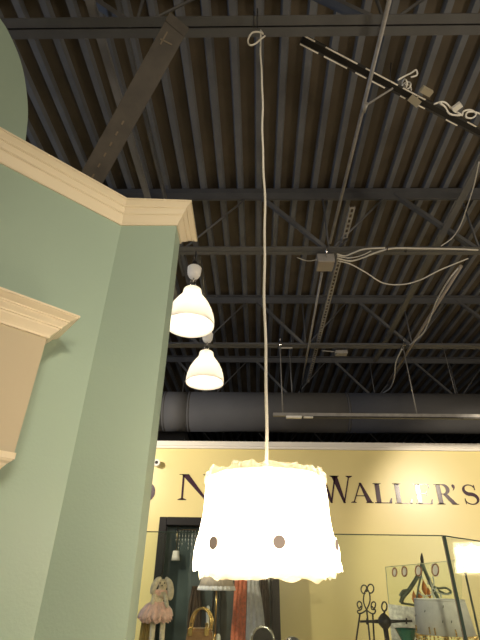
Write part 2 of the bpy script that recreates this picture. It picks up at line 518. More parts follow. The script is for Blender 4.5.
# ================================================================== CONDUITS, STRUT, JUNCTION BOX, CABLES
ZC = 3.655
def pipe(pa, pb, r, m, name, label, cat, e0=0, e1=0):
    d = pb - pa; b = NB(); tube(b, [pa - d * e0, pb + d * e1], r, 8); return solo(name, b, m, label, cat)
pipe(atZ(389, 2, ZC), atZ(330, 243, ZC), 0.0105, M['galv'], 'conduit', 'long steel conduit running from the top of the frame to the junction box', 'conduit', 0.3, 0.0)
pipe(atZ(322, 272, ZC), atZ(301, 388, ZC), 0.010, M['galv'], 'conduit', 'steel conduit running on from the junction box towards the duct', 'conduit', 0.0, 0.05)
pipe(atZ(461, 266, ZC), atZ(388, 383, ZC), 0.014, M['boxm'], 'conduit', 'beige conduit at right with loose cables beside it', 'conduit', 0.0, 0.0)
b = NB(); c = atZ(325, 261, 3.64); box(b, c + Vector((0, 0.01, 0)), (0.13, 0.11, 0.075), bev=0.004)
jb = solo('junction_box', b, M['galv'], 'square junction box under the second joist with a beige cover', 'electrical box')
b = NB(); box(b, c + Vector((0.0, 0.01, -0.043)), (0.12, 0.115, 0.010), bev=0.002); part('box_cover', b, M['boxm'], jb, 'beige cover')
b = NB(); tube(b, [c + Vector((0.0, -0.10, 0.05)), c + Vector((0.005, -0.04, 0.0))], 0.006, 6); part('clamp', b, M['chrome'], jb, 'bright metal clamp')
# slotted strut
pa, pb = atZ(352.5, 208, 3.75), atZ(308, 382, 3.75); d = (pb - pa).normalized(); s = Vector((d.y, -d.x, 0))
st = thing('slotted_strut', 'long perforated steel strut laid over the lower chords beside the conduit', 'strut', (pa + pb) / 2)
b = NB()
L = (pb - pa).length; n = int(L / 0.05)
for sg in (-1, 1): bar(b, pa + s * sg * 0.014, pb + s * sg * 0.014, 0.010, 0.006); 
bar(b, pa + s * 0.019 + Vector((0, 0, .01)), pb + s * 0.019 + Vector((0, 0, .01)), 0.002, 0.024)
bar(b, pa - s * 0.019 + Vector((0, 0, .01)), pb - s * 0.019 + Vector((0, 0, .01)), 0.002, 0.024)
for i in range(n + 1):
    c = pa + d * (L * i / n); bar(b, c - d * 0.008, c + d * 0.008, 0.022, 0.005)
part('strut_rail', b, M['galv'], st)
b = NB(); c = atZ(343, 243, 3.735); tube(b, smoothpath([c + Vector((-0.02, 0.06, -0.02)), c + Vector((-0.02, 0, -0.03)), c + Vector((0.02, -0.03, 0)), c + Vector((0.02, -0.02, 0.04))], 4), 0.012, 6)
part('strut_clip', b, M['blackm'], st)

def cable(pix, z, r, m, label, name='cable'):
    pts = []
    for q in pix:
        pts.append(atZ(q[0], q[1], q[2] if len(q) > 2 else z))
    b = NB(); tube(b, smoothpath(pts, 6), r, 6); return solo(name, b, m, label, 'cable')
cable([(337, 254), (345, 256), (353, 253), (365, 249), (385, 248)], 3.66, 0.006, M['wire'], 'short pale cable leaving the junction box, highest of its bundle')
cable([(337, 258), (350, 261), (362, 258), (375, 253), (392, 248.5), (420, 248.5), (455, 249), (478, 250)], 3.655, 0.007, M['wire'], 'pale cable strapped along the second joist chord to the right')
cable([(337, 256), (348, 258), (360, 256), (371, 251)], 3.65, 0.004, M['wire'], 'thin pale cable looping from the junction box, middle of its bundle')
cable([(338, 261), (350, 264, 3.62), (365, 272, 3.59), (383, 283, 3.55), (402, 284.5, 3.53), (420, 280, 3.54), (440, 270, 3.59), (468, 258.5, 3.66)], 3.64, 0.005, M['wire'], 'pale cable sagging in one deep loop right of the junction box')
cable([(319, 259), (308, 261), (297, 257.5)], 3.65, 0.003, M['wire'], 'thin wire curving left from the junction box')
cable([(459, 267, 3.66), (450, 278), (442.5, 290), (435.5, 303), (430.5, 317), (423, 333), (410, 345)], 3.62, 0.006, M['wire'], 'pale loose cable hanging beside the beige conduit')
cable([(402, 349, 3.66), (396, 362), (394, 378), (390, 388), (383, 393, 3.66)], 3.63, 0.008, M['wire'], 'loose pale cable end drooping in front of the duct')
cable([(479, 162, 3.70), (474, 185), (467, 207), (460, 226), (452, 238), (441, 246, 3.66)], 3.72, 0.004, M['wire'], 'thin cable hanging diagonally at the right edge of the frame')
for q, lb in (((386.5, 248.5), 'black strap holding the pale cable to the second joist, nearer the junction box'), ((406, 249.5), 'black strap holding the pale cable to the second joist, farther right')):
    c = atZ(*q, 3.665); b = NB()
    tube(b, [c + Vector((0, 0.02 * math.cos(a), 0.02 * math.sin(a))) for a in [2 * PI * k / 10 for k in range(10)]], 0.004, 5, closed=True)
    solo('cable_tie', b, M['blackm'], lb, 'cable tie', 'cable straps')

# ------------------------------------------------------------------ black light track with loose wiring, upper right
pa = atZ(302, 38.5, 3.74); pb = atZ(482, 133, 3.74)
dT = (pb - pa).normalized(); sT = Vector((dT.y, -dT.x, 0)); 
pa = pa - dT * 0.0; pb = pb + dT * 0.5
tr = thing('light_track', 'black light track running diagonally at upper right, loose wires on it', 'light track', (pa + pb) / 2)
b = NB(); bar(b, pa, pb, 0.026, 0.020); part('track_body', b, M['black'], tr)
b = NB()
for sg in (-1, 1):
    bar(b, pa + sT * sg * 0.018 - Vector((0, 0, 0.008)), pb + sT * sg * 0.018 - Vector((0, 0, 0.008)), 0.010, 0.008)
part('track_flange', b, M['blackm'], tr)
LT = (pb - pa).length
for (a0, a1, sg) in ((0.0, 0.06, -1), (0.0, 0.035, 1), (0.08, 0.16, -1), (0.07, 0.18, 1), (0.19, 0.23, -1), (0.21, 0.33, 1), (0.25, 0.30, -1),
                     (0.35, 0.44, 1), (0.36, 0.38, -1), (0.43, 0.46, -1), (0.55, 0.60, -1), (0.62, 0.66, 1)):
    b = NB(); bar(b, pa + dT * LT * a0 + sT * sg * 0.0195 - Vector((0, 0, .013)), pa + dT * LT * a1 + sT * sg * 0.0195 - Vector((0, 0, .013)), 0.006, 0.003)
    part('contact_strip', b, M['trimw'], tr, 'bright conductor strip')
def onT(px, py, dz=0.0): 
    return atZ(px, py, 3.725 + dz)
c = onT(407, 84, 0.03)
b = NB()
for k in range(3):
    ax = Vector((math.cos(k), math.sin(k), 0.3)).normalized()
    u, v = frame_of(ax)
    tube(b, [c + Vector((0.012 * k - 0.012, 0.01 * k, 0)) + (u * math.cos(a) + v * math.sin(a)) * 0.022 for a in [2 * PI * i / 12 for i in range(12)]], 0.004, 5, closed=True)
tube(b, smoothpath([onT(398, 80), onT(403, 77, .02), onT(411, 73, .03), onT(416, 70, .03), onT(417, 75, .02), onT(411, 77, 0.01)], 5), 0.0045, 5)
solo('coiled_wire', b, M['whitep'], 'bunched white wire knotted on the light track above the cream tags', 'wire')
b = NB(); c = onT(426, 91, 0.01); bar(b, c - dT * 0.03, c + dT * 0.035, 0.03, 0.02); solo('ballast_box', b, M['tag'], 'small cream box sitting behind the light track', 'electrical box')
b = NB(); c = onT(414.5, 101, -0.035); R = Matrix((dT, sT, Vector((0, 0, 1)))).transposed() @ Matrix.Rotation(0.5, 3, 'Y')
box(b, c, (0.062, 0.036, 0.004), R); c2 = onT(418, 96, -0.02); tube(b, [c2 + sT * 0.0, c + dT * 0.01], 0.005, 5)
solo('paper_tag', b, M['tag'], 'cream tag hanging under the light track', 'tag')
b = NB(); tube(b, smoothpath([onT(434, 104), onT(444, 102, .02), onT(453, 110, 0.02), onT(461, 115), onT(450, 114), onT(445, 107, .01), onT(440, 103)], 5), 0.005, 6)
box(b, onT(457, 107, 0.01), (0.03, 0.045, 0.02), Matrix.Rotation(0.7, 3, 'Z'))
solo('coiled_wire', b, M['whitep'], 'white wire loop with a small connector, middle of the light track', 'wire')
b = NB(); tube(b, smoothpath([onT(462, 116), onT(464, 111, .01), onT(471, 110, .02), onT(476, 114, .01), onT(472, 118), onT(466, 117), onT(468, 112, .01), onT(478, 113, .02), onT(488, 120)], 5), 0.005, 6)
solo('coiled_wire', b, M['whitep'], 'white wire loop on the light track at the right edge', 'wire')
b = NB(); tube(b, [atZ(365, 106, ZC), onT(379, 97), onT(393, 88)], 0.0055, 6); tube(b, [atZ(363, 112, ZC - .01), atZ(366, 103, ZC - .01)], 0.014, 8)
solo('tie_rod', b, M['galv'], 'short thin rod tying the conduit to the black light track', 'rod')
b = NB(); tube(b, [onT(390, 82, 0.0), onT(391, 63, 0.10)], 0.003, 5); solo('stub_wire', b, M['blackm'], 'short black wire sticking up from the light track', 'wire')

# ------------------------------------------------------------------ slim hanging track in front of the duct
TY = JY[2]
ht = thing('hanging_track', 'slim pale light track hung level on two rods before the duct', 'light track', atY(380, 416, TY))
pl = atY(273, 413, TY); pr = atY(486, 418, TY); pr = Vector((pr.x + 1.5, TY, (pl.z + pr.z) / 2)); pl.z = pr.z
b = NB(); bar(b, pl, pr, 0.035, 0.030); part('track_body', b, M['galv'], ht)
b = NB(); bar(b, pl + Vector((0.36, 0, -0.022)), pr + Vector((0, 0, -0.022)), 0.03, 0.014); part('track_slot', b, M['blackm'], ht)
b = NB(); c = pl + Vector((0.20, -0.01, -0.028)); box(b, c, (0.15, 0.04, 0.022), bev=0.004); box(b, c + Vector((0.14, 0, 0.0)), (0.09, 0.03, 0.012), bev=0.002); part('feed_connector', b, M['whitep'], ht, 'white feed connector')
for px in (280, 403):
    t = atY(px, 347, TY); b = NB()
    tube(b, [(t.x, TY, pl.z + 0.012), (t.x, TY, 3.69)], 0.0065, 8); part('hanger_rod', b, M['galv'], ht)
    b = NB(); box(b, (t.x, TY, 3.70), (0.035, 0.10, 0.03), bev=0.004); tube(b, [(t.x, TY - 0.05, 3.73), (t.x, TY - 0.05, 3.78)], 0.005, 6)
    part('beam_clamp', b, M['chrome'], ht, 'bright beam clamp')
b = NB(); c = atZ(341, 353, 3.66); box(b, c, (0.13, 0.08, 0.04), bev=0.006); tube(b, smoothpath([c + Vector((-.05, 0, .01)), c + Vector((-.12, 0, .02)), c + Vector((-.2, 0.02, .035))], 4), 0.007, 6)
solo('sensor_box', b, M['galv'], 'small pale box fixed under the third joist chord, right of the conduit', 'electrical box')
b = NB(); pq = atZ(281, 348, 3.67); bar(b, pq, pq + Vector((0.12, 0, 0)), 0.012, 0.008); solo('cable_stub', b, M['wire'], 'short pale cable stub along the third joist chord', 'cable')

# ================================================================== WHITE BELL PENDANTS
bell_prof = [(0.056, 0.302), (0.060, 0.303), (0.0645, 0.298), (0.0665, 0.280), (0.069, 0.262), (0.080, 0.240), (0.102, 0.210), (0.126, 0.172),
             (0.146, 0.128), (0.160, 0.082), (0.167, 0.040), (0.168, 0.012), (0.166, 0.0), (0.163, 0.0),
             (0.163, 0.040), (0.157, 0.082), (0.143, 0.127), (0.123, 0.170), (0.099, 0.207), (0.077, 0.236), (0.066, 0.260), (0.056, 0.296)]


def bell_lamp(x, y, label):
    z = 3.028
    t = thing('bell_pendant', label, 'pendant lamp', (x, y, z), 'white glass bell pendants')
    b = NB(); lathe(b, bell_prof, (x, y, z), 48); part('glass_shade', b, M['opal'], t)
    b = NB(); lathe(b, [(0.0, 0.502), (0.048, 0.502), (0.052, 0.497), (0.051, 0.470), (0.047, 0.440), (0.036, 0.418), (0.018, 0.409), (0.0, 0.408)], (x, y, z), 32)
    part('socket_cup', b, M['opal'], t)  # faint opal glow lightens the plastic cup, which is no lamp
    b = NB()
    tube(b, [(x, y, z + 0.41), (x, y, z + 0.30)], 0.006, 8)
    for s in (-1, 1): tube(b, [(x + s * 0.016, y, z + 0.395), (x + s * 0.02, y, z + 0.335)], 0.003, 6)
    part('wire_hanger', b, M['chrome'], t, 'bright wire hanger')
    b = NB(); lathe(b, [(0.0, 0.303), (0.056, 0.303), (0.056, 0.296), (0.0, 0.296)], (x, y, z), 24); 
    lathe(b, [(0.0, 0.33), (0.02, 0.33), (0.02, 0.25), (0.0, 0.25)], (x, y, z), 16); part('bulb_holder', b, M['whitep'], t)
    b = NB(); lathe(b, [(0.0, 0.26), (0.014, 0.25), (0.03, 0.21), (0.035, 0.18), (0.028, 0.15), (0.012, 0.138), (0.0, 0.136)], (x, y, z), 20)
    bl = part('bulb', b, M['bulb'], t)
    b = NB(); lathe(b, [(0.0, 0.555), (0.018, 0.553), (0.018, 0.506), (0.0, 0.505)], (x, y, z), 12); tube(b, [(x, y, z + 0.55), (x, y, 3.69)], 0.004, 6)
    part('cord', b, M['blackm'], t)
    b = NB(); tube(b, smoothpath([(x - 0.012, y, z + 0.54), (x - 0.014, y, z + 0.60), (x + 0.0, y, z + 0.635), (x + 0.014, y, z + 0.61), (x + 0.012, y, z + 0.55)], 5), 0.004, 6)
    part('hook', b, M['chrome'], t)
    lamp_light('bell_bulb_light', 'POINT', (x, y, z + 0.085), 2.7, (1.0, 0.84, 0.62), 0.035)
    return t


L1 = atY(194.2, 272, JY[1]); L2 = atY(207.3, 340, 3.5)
bell_lamp(L1.x, JY[1], 'white glass bell pendant beside the green wall, the larger and nearer one')
bell_lamp(L2.x, 3.5, 'white glass bell pendant, smaller and lower in view, behind the nearer bell')
b = NB(); bar(b, (L2.x, JY[1] + 0.05, 3.70), (L2.x, JY[2] - 0.05, 3.70), 0.02, 0.02)
solo('support_bar', b, M['blackm'], 'thin dark bar between two joists holding the farther bell pendant', 'bar')

# ================================================================== THE BIG SHADE PENDANT
def n2(a, s, amp): return amp * noise.noise(Vector((math.cos(a) * s, math.sin(a) * s, s * 0.37)))


def shade_pendant(cx, cy, label, seed, buttons=True, zb=1.568, group='ruffled drum pendants'):
    t = thing('drum_pendant', label, 'pendant lamp', (cx, cy, zb), group)
    sd = seed * 3.1
    H = 0.164

    def wob(r, z, a, j):
        k = 0.0025 * math.sin(9 * a + sd) + 0.003 * noise.noise(Vector((math.cos(a) * 4 + sd, math.sin(a) * 4, z * 14)))
        return r + k, z
    b = NB(); prof = []
    for i in range(15):
        f = i / 14
        prof.append((0.1385 - 0.0170 * f + 0.0012 * math.sin(f * PI * 3), 0.004 + H * f))
    inner = [(r - 0.004, z) for r, z in prof[::-1]]
    lathe(b, prof + inner + [prof[0]], (cx, cy, zb), 96, wob)
    part('shade', b, M['shade'], t)

    # ruffled organza bands, top and bottom
    def wtop(r, z, a, j):
        e = j / 6.0
        amp = 0.5 + e
        rr = r + amp * (0.0035 * math.sin(31 * a + 2 * math.sin(5 * a + sd)) + 0.003 * noise.noise(Vector((math.cos(a) * 7 + sd, math.sin(a) * 7, j * .8))))
        zz = z + e * (0.007 * noise.noise(Vector((math.cos(a) * 5, math.sin(a) * 5 + sd, 2))) + 0.0022 * math.sin(23 * a))
        return rr, zz
    b = NB(); lathe(b, [(0.1245, H - 0.018), (0.1255, H - 0.010), (0.1275, H - 0.003), (0.1270, H + 0.003), (0.1255, H + 0.008), (0.1235, H + 0.012), (0.1205, H + 0.015)],
                    (cx, cy, zb), 160, wtop)
    part('ruffle', b, M['ruffle'], t, 'crinkled cream top ruffle')

    def wbot(r, z, a, j):
        e = j / 6.0
        rr = r + (0.3 + e) * (0.003 * math.sin(27 * a + 2 * math.sin(4 * a + sd)) + 0.0035 * noise.noise(Vector((math.cos(a) * 6 + sd, math.sin(a) * 6, j * .6))))
        zz = z - e * (0.006 * noise.noise(Vector((math.cos(a) * 3.5, math.sin(a) * 3.5 + sd, 7))) + 0.002 * math.sin(19 * a))
        return rr, zz
    b = NB(); lathe(b, [(0.1380, 0.056), (0.1405, 0.044), (0.1415, 0.030), (0.1410, 0.018), (0.1425, 0.009), (0.1425, 0.003), (0.1410, -0.001)],
                    (cx, cy, zb), 160, wbot)
    part('ruffle', b, M['shade'], t, 'crinkled bottom ruffle')
    b = NB(); lathe(b, [(0.134, 0.010), (0.133, 0.002), (0.132, -0.004), (0.131, -0.009), (0.129, -0.014)], (cx, cy, zb), 160,
                    lambda r, z, a, j: (r + 0.002 * math.sin(17 * a), z - j / 4 * (0.012 * noise.noise(Vector((math.cos(a) * 3, math.sin(a) * 3, sd))) + 0.0015 * math.sin(21 * a))))
    part('hem', b, M['ruffle'], t, 'loose cream lining hem')
    if buttons:
        for px, py in ((279, 542), (214.5, 543), (335.3, 546)):
            # where the sight line meets the shade wall
            r = ray(px, py); ox, oy = -cx, -cy; R = 0.1405
            A = r.x ** 2 + r.y ** 2; B = 2 * (r.x * ox + r.y * oy); C = ox * ox + oy * oy - R * R
            D = max(B * B - 4 * A * C, 0); tt = (-B - math.sqrt(D)) / (2 * A)
            p = Vector((r.x * tt, r.y * tt, r.z * tt + EYE)); n = Vector((p.x - cx, p.y - cy, 0)).normalized()
            u = Vector((-n.y, n.x, 0)); b = NB()
            ring0 = [(0.0108 * math.cos(a), 0.0108 * math.sin(a)) for a in [2 * PI * i / 20 for i in range(20)]]
            prism(b, ring0, p, u, (0, 0, 1), n * 0.0035)
            part('button', b, M['button'], t, 'round grey brown button')
    b = NB(); lathe(b, [(0.0, 0.145), (0.012, 0.14), (0.028, 0.11), (0.031, 0.09), (0.024, 0.065), (0.0, 0.055)], (cx, cy, zb), 20); part('bulb', b, M['bulb'], t)
    b = NB(); lathe(b, [(0.0, 0.200), (0.006, 0.199), (0.008, 0.185), (0.018, 0.172), (0.02, 0.14), (0.0, 0.14)], (cx, cy, zb), 20)
    for k in range(3):
        a = 2 * PI * k / 3 + 0.4; tube(b, [(cx, cy, zb + 0.155), (cx + 0.118 * math.cos(a), cy + 0.118 * math.sin(a), zb + 0.155)], 0.0018, 5)
    part('lamp_holder', b, M['whitep'], t)
    return t


CX, CY = 0.0370, 0.968
dp = shade_pendant(CX, CY, 'large glowing white drum pendant with crinkled hem and round buttons, on a long cord', 1)
b = NB(); pts = []
for i in range(60):
    f = i / 59; z = 1.765 + f * (3.655 - 1.765)
    pts.append((CX + 0.003 + 0.009 * min(1, 2.2 * f) + 0.0018 * math.sin(f * 19) + 0.001 * math.sin(f * 47), CY + 0.002 * math.sin(f * 23), z))
tube(b, pts, 0.0038, 8)
# loop at the top, tied round the joist chord
lc = atY(256, 39, 0.93)
e0 = Vector(pts[-1])
tube(b, smoothpath([e0, atY(263, 34, 0.95), atY(259, 32, 0.93), atY(252, 33, 0.925), atY(248, 40, 0.925), atY(249.5, 45, 0.925), atY(255, 44, 0.93), atY(261, 39, 0.93), atY(265, 36, 0.93)], 6), 0.0036, 8)
part('cord', b, M['cord'], dp)
b = NB()
for dx in (-0.008, 0.008):
    tube(b, [(CX - 0.01 + dx, CY - 0.052, 3.690), (CX - 0.01 + dx, CY - 0.052, 3.66), (CX - 0.01 + dx, CY - 0.01, 3.655)], 0.003, 6)
    tube(b, [(CX - 0.01 + dx, CY - 0.052, 3.688), (CX - 0.01 + dx, CY - 0.05, 3.742), (CX - 0.01 + dx, CY, 3.745)], 0.003, 6)
part('tie_wire', b, M['blackm'], dp, 'black tie wire')
# second shade pendant, right of the frame, seen mirrored in the angled glass
tw = shade_pendant(2.10, 2.61, 'glowing ruffled drum pendant seen mirrored in the angled glass at right', 2, buttons=False, zb=1.613)
b = NB(); tube(b, [(2.10, 2.61, 1.808), (2.10, 2.61, 4.32)], 0.0038, 8); part('cord', b, M['cord'], tw)

# ================================================================== CREAM WALL CABINET ON THE ANGLED WALL
nA3 = Vector((nA.x, nA.y, 0)); dA3 = Vector((dA.x, dA.y, 0)); B = 0.12
PCv = Vector((PC.x, PC.y, 0))
def onA(s, off, z): return PCv + dA3 * s + nA3 * off + Vector((0, 0, z))
def boxA(bm, s0, s1, o0, o1, z0, z1):
    v = [bm.verts.new(onA(s, o, z)) for z in (z0, z1) for s, o in ((s0, o0), (s1, o0), (s1, o1), (s0, o1))]
    for f in ((3, 2, 1, 0), (4, 5, 6, 7), (0, 1, 5, 4), (1, 2, 6, 5), (2, 3, 7, 6), (3, 0, 4, 7)): bm.faces.new([v[i] for i in f])
SR, SL = -0.192, -1.25
cab = thing('wall_cabinet', 'cream painted cabinet with a stepped crown fixed to the green wall', 'cabinet', onA(-0.7, 0.06, 0.9))
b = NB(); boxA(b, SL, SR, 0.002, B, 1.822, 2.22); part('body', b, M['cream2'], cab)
b = NB()
w = lambda s, o: Vector((onA(s, o, 0).x, onA(s, o, 0).y))
CPR = 0.062
crown(b, [(w(SL, 0.003), -dA * CPR), (w(SL, B), (nA - dA) * CPR), (w(SR, B), (nA + dA) * CPR), (w(SR, 0.003), dA * CPR)], 2.232, 0.72)
part('crown', b, M['cream'], cab)
b = NB()
boxA(b, SL - 0.004, SR + 0.004, 0.002, B + 0.004, 1.806, 1.822)
crown(b, [(w(SL + .03, 0.003), -dA * .03), (w(SL + .03, B - .03), (nA - dA) * .03), (w(SR - .03, B - .03), (nA + dA) * .03), (w(SR - .03, 0.003), dA * .03)], 1.806, 0.40)
part('lower_moulding', b, M['cream'], cab)
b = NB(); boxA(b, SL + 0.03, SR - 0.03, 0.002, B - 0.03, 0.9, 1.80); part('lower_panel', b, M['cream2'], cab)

# ================================================================== LETTERING ON THE YELLOW WALL
TK, TN, SH = 0.195, 0.058, 0.036      # thick, thin, serif height (fractions of cap height)


def stroke(x0, y0, x1, y1, w): return [(x0 - w / 2, y0), (x0 + w / 2, y0), (x1 + w / 2, y1), (x1 - w / 2, y1)]
def serif(xc, y, w, up):
    h = SH if up else -SH
    return [(xc - w / 2, y), (xc + w / 2, y), (xc + w / 2, y + h * .6), (xc + w * .18, y + h * 1.9), (xc - w * .18, y + h * 1.9), (xc - w / 2, y + h * .6)]
def ribbon(pts, ws):
    """variable-width ribbon as quads"""
    out = []; L = []; R = []
    for i, p in enumerate(pts):
        a = pts[max(i - 1, 0)]; c = pts[min(i + 1, len(pts) - 1)]
        tx, ty = c[0] - a[0], c[1] - a[1]; n = math.hypot(tx, ty) or 1
        nx, ny = -ty / n, tx / n; w = ws[i] / 2
        L.append((p[0] + nx * w, p[1] + ny * w)); R.append((p[0] - nx * w, p[1] - ny * w))
    for i in range(len(pts) - 1): out.append([L[i], L[i + 1], R[i + 1], R[i]])
    return out


def glyph(ch):
    P = []
    if ch == 'N':
        P = [stroke(.13, 0, .13, 1, TN), stroke(.86, 0, .86, 1, TN), [(.06, 1), (.29, 1), (.90, 0), (.82, 0)], serif(.13, 0, .26, True),
             [(0, 1), (.26, 1), (.26, .975), (0, .975)], serif(.86, 1, .26, False)]
        wd = 1.0
    elif ch == 'W':
        P = [[(.07, 1), (.29, 1), (.52, 0), (.44, 0)], [(.44, 0), (.50, 0), (.71, .98), (.655, .98)], [(.54, 1), (.76, 1), (.99, 0), (.91, 0)],
             [(.91, 0), (.96, 0), (1.22, 1), (1.175, 1)], serif(.18, 1, .34, False), serif(.65, 1, .34, False), serif(1.2, 1, .24, False)]
        wd = 1.32
    elif ch == 'A':
        P = [[(.10, 0), (.15, 0), (.50, 1), (.45, 1)], [(.43, 1.02), (.52, 1.02), (.92, 0), (.69, 0)], [(.24, .33), (.66, .33), (.66, .375), (.24, .375)],
             serif(.125, 0, .24, True), serif(.80, 0, .32, True)]
        wd = .95
    elif ch == 'L':
        P = [stroke(.21, 0, .21, 1, TK), serif(.21, 1, .36, False), [(.03, 0), (.76, 0), (.76, .04), (.03, .04)], [(.70, 0), (.76, 0), (.79, .26), (.755, .26), (.64, .04)]]
        wd = .80
    elif ch == 'E':
        P = [stroke(.21, 0, .21, 1, TK), [(.03, 0), (.72, 0), (.72, .04), (.03, .04)], [(.03, .96), (.70, .96), (.70, 1), (.03, 1)],
             [(.64, 0), (.72, 0), (.76, .24), (.725, .24)], [(.64, 1), (.70, 1), (.72, .77), (.69, .77)], [(.25, .50), (.55, .50), (.55, .54), (.25, .54)],
             [(.53, .40), (.56, .40), (.56, .64), (.53, .64)]]
        wd = .80
    elif ch == 'R':
        P = [stroke(.21, 0, .21, 1, TK), serif(.21, 0, .36, True), [(.03, 1), (.40, 1), (.40, .96), (.03, .96)], [(.25, .49), (.42, .49), (.42, .53), (.25, .53)]]
        pts = [(.40 + .22 * math.sin(a), .745 + .235 * math.cos(a)) for a in [PI * i / 12 for i in range(13)]]
        P += ribbon(pts, [.045 + .12 * math.sin(PI * i / 12) for i in range(13)])
        P += [[(.36, .51), (.56, .50), (.93, 0), (.70, 0)], [(.70, 0), (.98, 0), (.98, .03), (.72, .03)]]
        wd = .98
    elif ch == 'S':
        c = []
        for i in range(13): a = 0.35 + (PI * 1.42 - 0.35) * i / 12; c.append((.34 + .24 * math.cos(a), .745 + .235 * math.sin(a)))
        d = []
        for i in range(13): a = 0.45 * PI - (1.40 * PI) * i / 12; d.append((.34 + .27 * math.cos(a), .265 + .25 * math.sin(a)))
        pts = c + d; n = len(pts)
        P = ribbon(pts, [.045 + .14 * math.exp(-((i - (n - 1) / 2) / 5.0) ** 2) for i in range(n)])
        P += [[(.55, .72), (.59, .72), (.58, .98), (.55, .98)], [(.07, .02), (.10, .02), (.10, .30), (.06, .30)]]
        wd = .68
    elif ch == 'O':
        pts = [(.5 + .43 * math.cos(a), .5 + .48 * math.sin(a)) for a in [2 * PI * i / 32 for i in range(33)]]
        P = ribbon(pts, [.05 + .13 * abs(math.cos(2 * PI * i / 32)) for i in range(33)]); wd = 1.0
    elif ch == "'":
        P = [[(.02, .97), (.10, 1.0), (.17, .95), (.18, .86), (.12, .74), (.03, .68), (.09, .80), (.03, .86)]]; wd = .2
    return P, wd


sg = thing('wall_lettering', 'large plum serif lettering across the yellow wall', 'lettering', (0.8, WY, 2.29))
specs = [('O', 127, 153.5, 481, 503), ('N', 177.5, 211, 474.3, 500), ('W', 318.5, 355, 475.8, 502.8), ('A', 351, 373.5, 483.2, 502.8), ('L', 374.5, 393, 483.4, 503.2),
         ('L', 394.5, 413.5, 483.6, 503.6), ('E', 415.5, 434.5, 484, 504), ('R', 436.8, 459, 484.4, 504.4), ("'", 455.2, 459.2, 484.5, 504.5), ('S', 464.5, 481, 484.6, 504.6)]
for ch, x0, x1, yt, yb in specs:
    P, wd = glyph(ch); a = atY(x0, yb, WY); c = atY(x1, yb, WY); tp = atY((x0 + x1) / 2, yt, WY)
    h = tp.z - a.z; sx = (c.x - a.x) / wd
    b = NB()
    for poly in P: prism(b, [(x * sx, y * h) for x, y in poly], (a.x, WY - 0.0005, a.z), (1, 0, 0), (0, 0, 1), (0, -0.005, 0))
    part('letter', b, M['letter'], sg)

# small white spot / camera on the wall at left
c = atY(157, 463, 4.93)
b = NB(); tube(b, [(c.x - 0.10, 4.985, c.z + 0.01), (c.x - 0.04, 4.95, c.z)], 0.012, 8); tube(b, [(c.x, 4.90, c.z), (c.x, 4.97, c.z)], 0.036, 20)
box(b, (c.x - 0.11, 4.985, c.z + 0.01), (0.06, 0.03, 0.06), bev=0.004)
tube(b, [(c.x - 0.06, 4.96, c.z + 0.002), (c.x, 4.94, c.z)], 0.018, 10)
sc_ = solo('security_camera', b, M['whitep'], 'small round white camera on the yellow wall next to the green wall edge', 'camera')
b = NB(); tube(b, [(c.x, 4.897, c.z), (c.x, 4.905, c.z)], 0.018, 16); part('lens', b, M['black'], sc_)

# ================================================================== BLACK FRAMED CABINET AGAINST THE YELLOW WALL
x0, x1, zt = -0.895, 0.300, 2.095
bc = thing('display_cabinet', 'tall black framed glass cabinet against the yellow wall, scarves hanging before it', 'cabinet', ((x0 + x1) / 2, 4.84, 0))
b = NB(); FW = 0.075
box(b, (x0 + FW / 2, 4.80, zt / 2), (FW, 0.10, zt), bev=0.006); box(b, (x1 - FW / 2, 4.80, zt / 2), (FW, 0.10, zt), bev=0.006)
box(b, ((x0 + x1) / 2, 4.80, zt - FW / 2), (x1 - x0 - 2 * FW, 0.10, FW), bev=0.004); box(b, ((x0 + x1) / 2, 4.80, FW / 2), (x1 - x0 - 2 * FW, 0.10, FW))
part('frame', b, M['black'], bc)
b = NB(); box(b, ((x0 + x1) / 2, 4.975, zt / 2 + 0.0), (x1 - x0 - 0.01, 0.03, zt - 0.02)); part('back_panel', b, M['mirror'], bc)
b = NB()
for s in (x0 + 0.012, x1 - 0.012): box(b, (s, 4.905, zt / 2), (0.02, 0.11, zt - 0.02))
box(b, ((x0 + x1) / 2, 4.905, zt - 0.02), (x1 - x0 - 0.05, 0.11, 0.02)); part('side_panel', b, M['black'], bc)
b = NB(); box(b, ((x0 + x1) / 2, 4.90, 0.95), (x1 - x0 - 0.06, 0.10, 0.02)); part('shelf', b, M['black'], bc)
# hung clothes / stock inside
for (xx, w_, z0, z1, m, l) in ((-0.50, 0.13, 0.97, 1.50, 'clutter', 'brown garment hanging at left inside the black framed cabinet'), (-0.30, 0.10, 0.97, 1.56, 'mirror', 'blue grey garment hanging inside the black framed cabinet'),
                               (0.16, 0.10, 0.97, 1.66, 'clutter', 'dark brown garment hanging at right inside the black framed cabinet')):
    b = NB(); nseg = 14; rows = []
    for j in range(8):
        z = z1 + (z0 - z1) * j / 7; row = []
        for i in range(nseg + 1):
            u = i / nseg - 0.5; ww = w_ * (0.55 + 0.45 * min(1, j / 2))
            row.append(b.verts.new((xx + u * ww, 4.90 + 0.018 * math.sin(i * 1.9 + j * 0.25), z)))
        rows.append(row)
    for A, Bq in zip(rows[:-1], rows[1:]):
        for i in range(nseg): b.faces.new((A[i], A[i + 1], Bq[i + 1], Bq[i])).smooth = True
    bmesh.ops.solidify(b, geom=b.faces[:], thickness=0.012)
    solo('hanging_garment', b, M[m], l, 'garment')

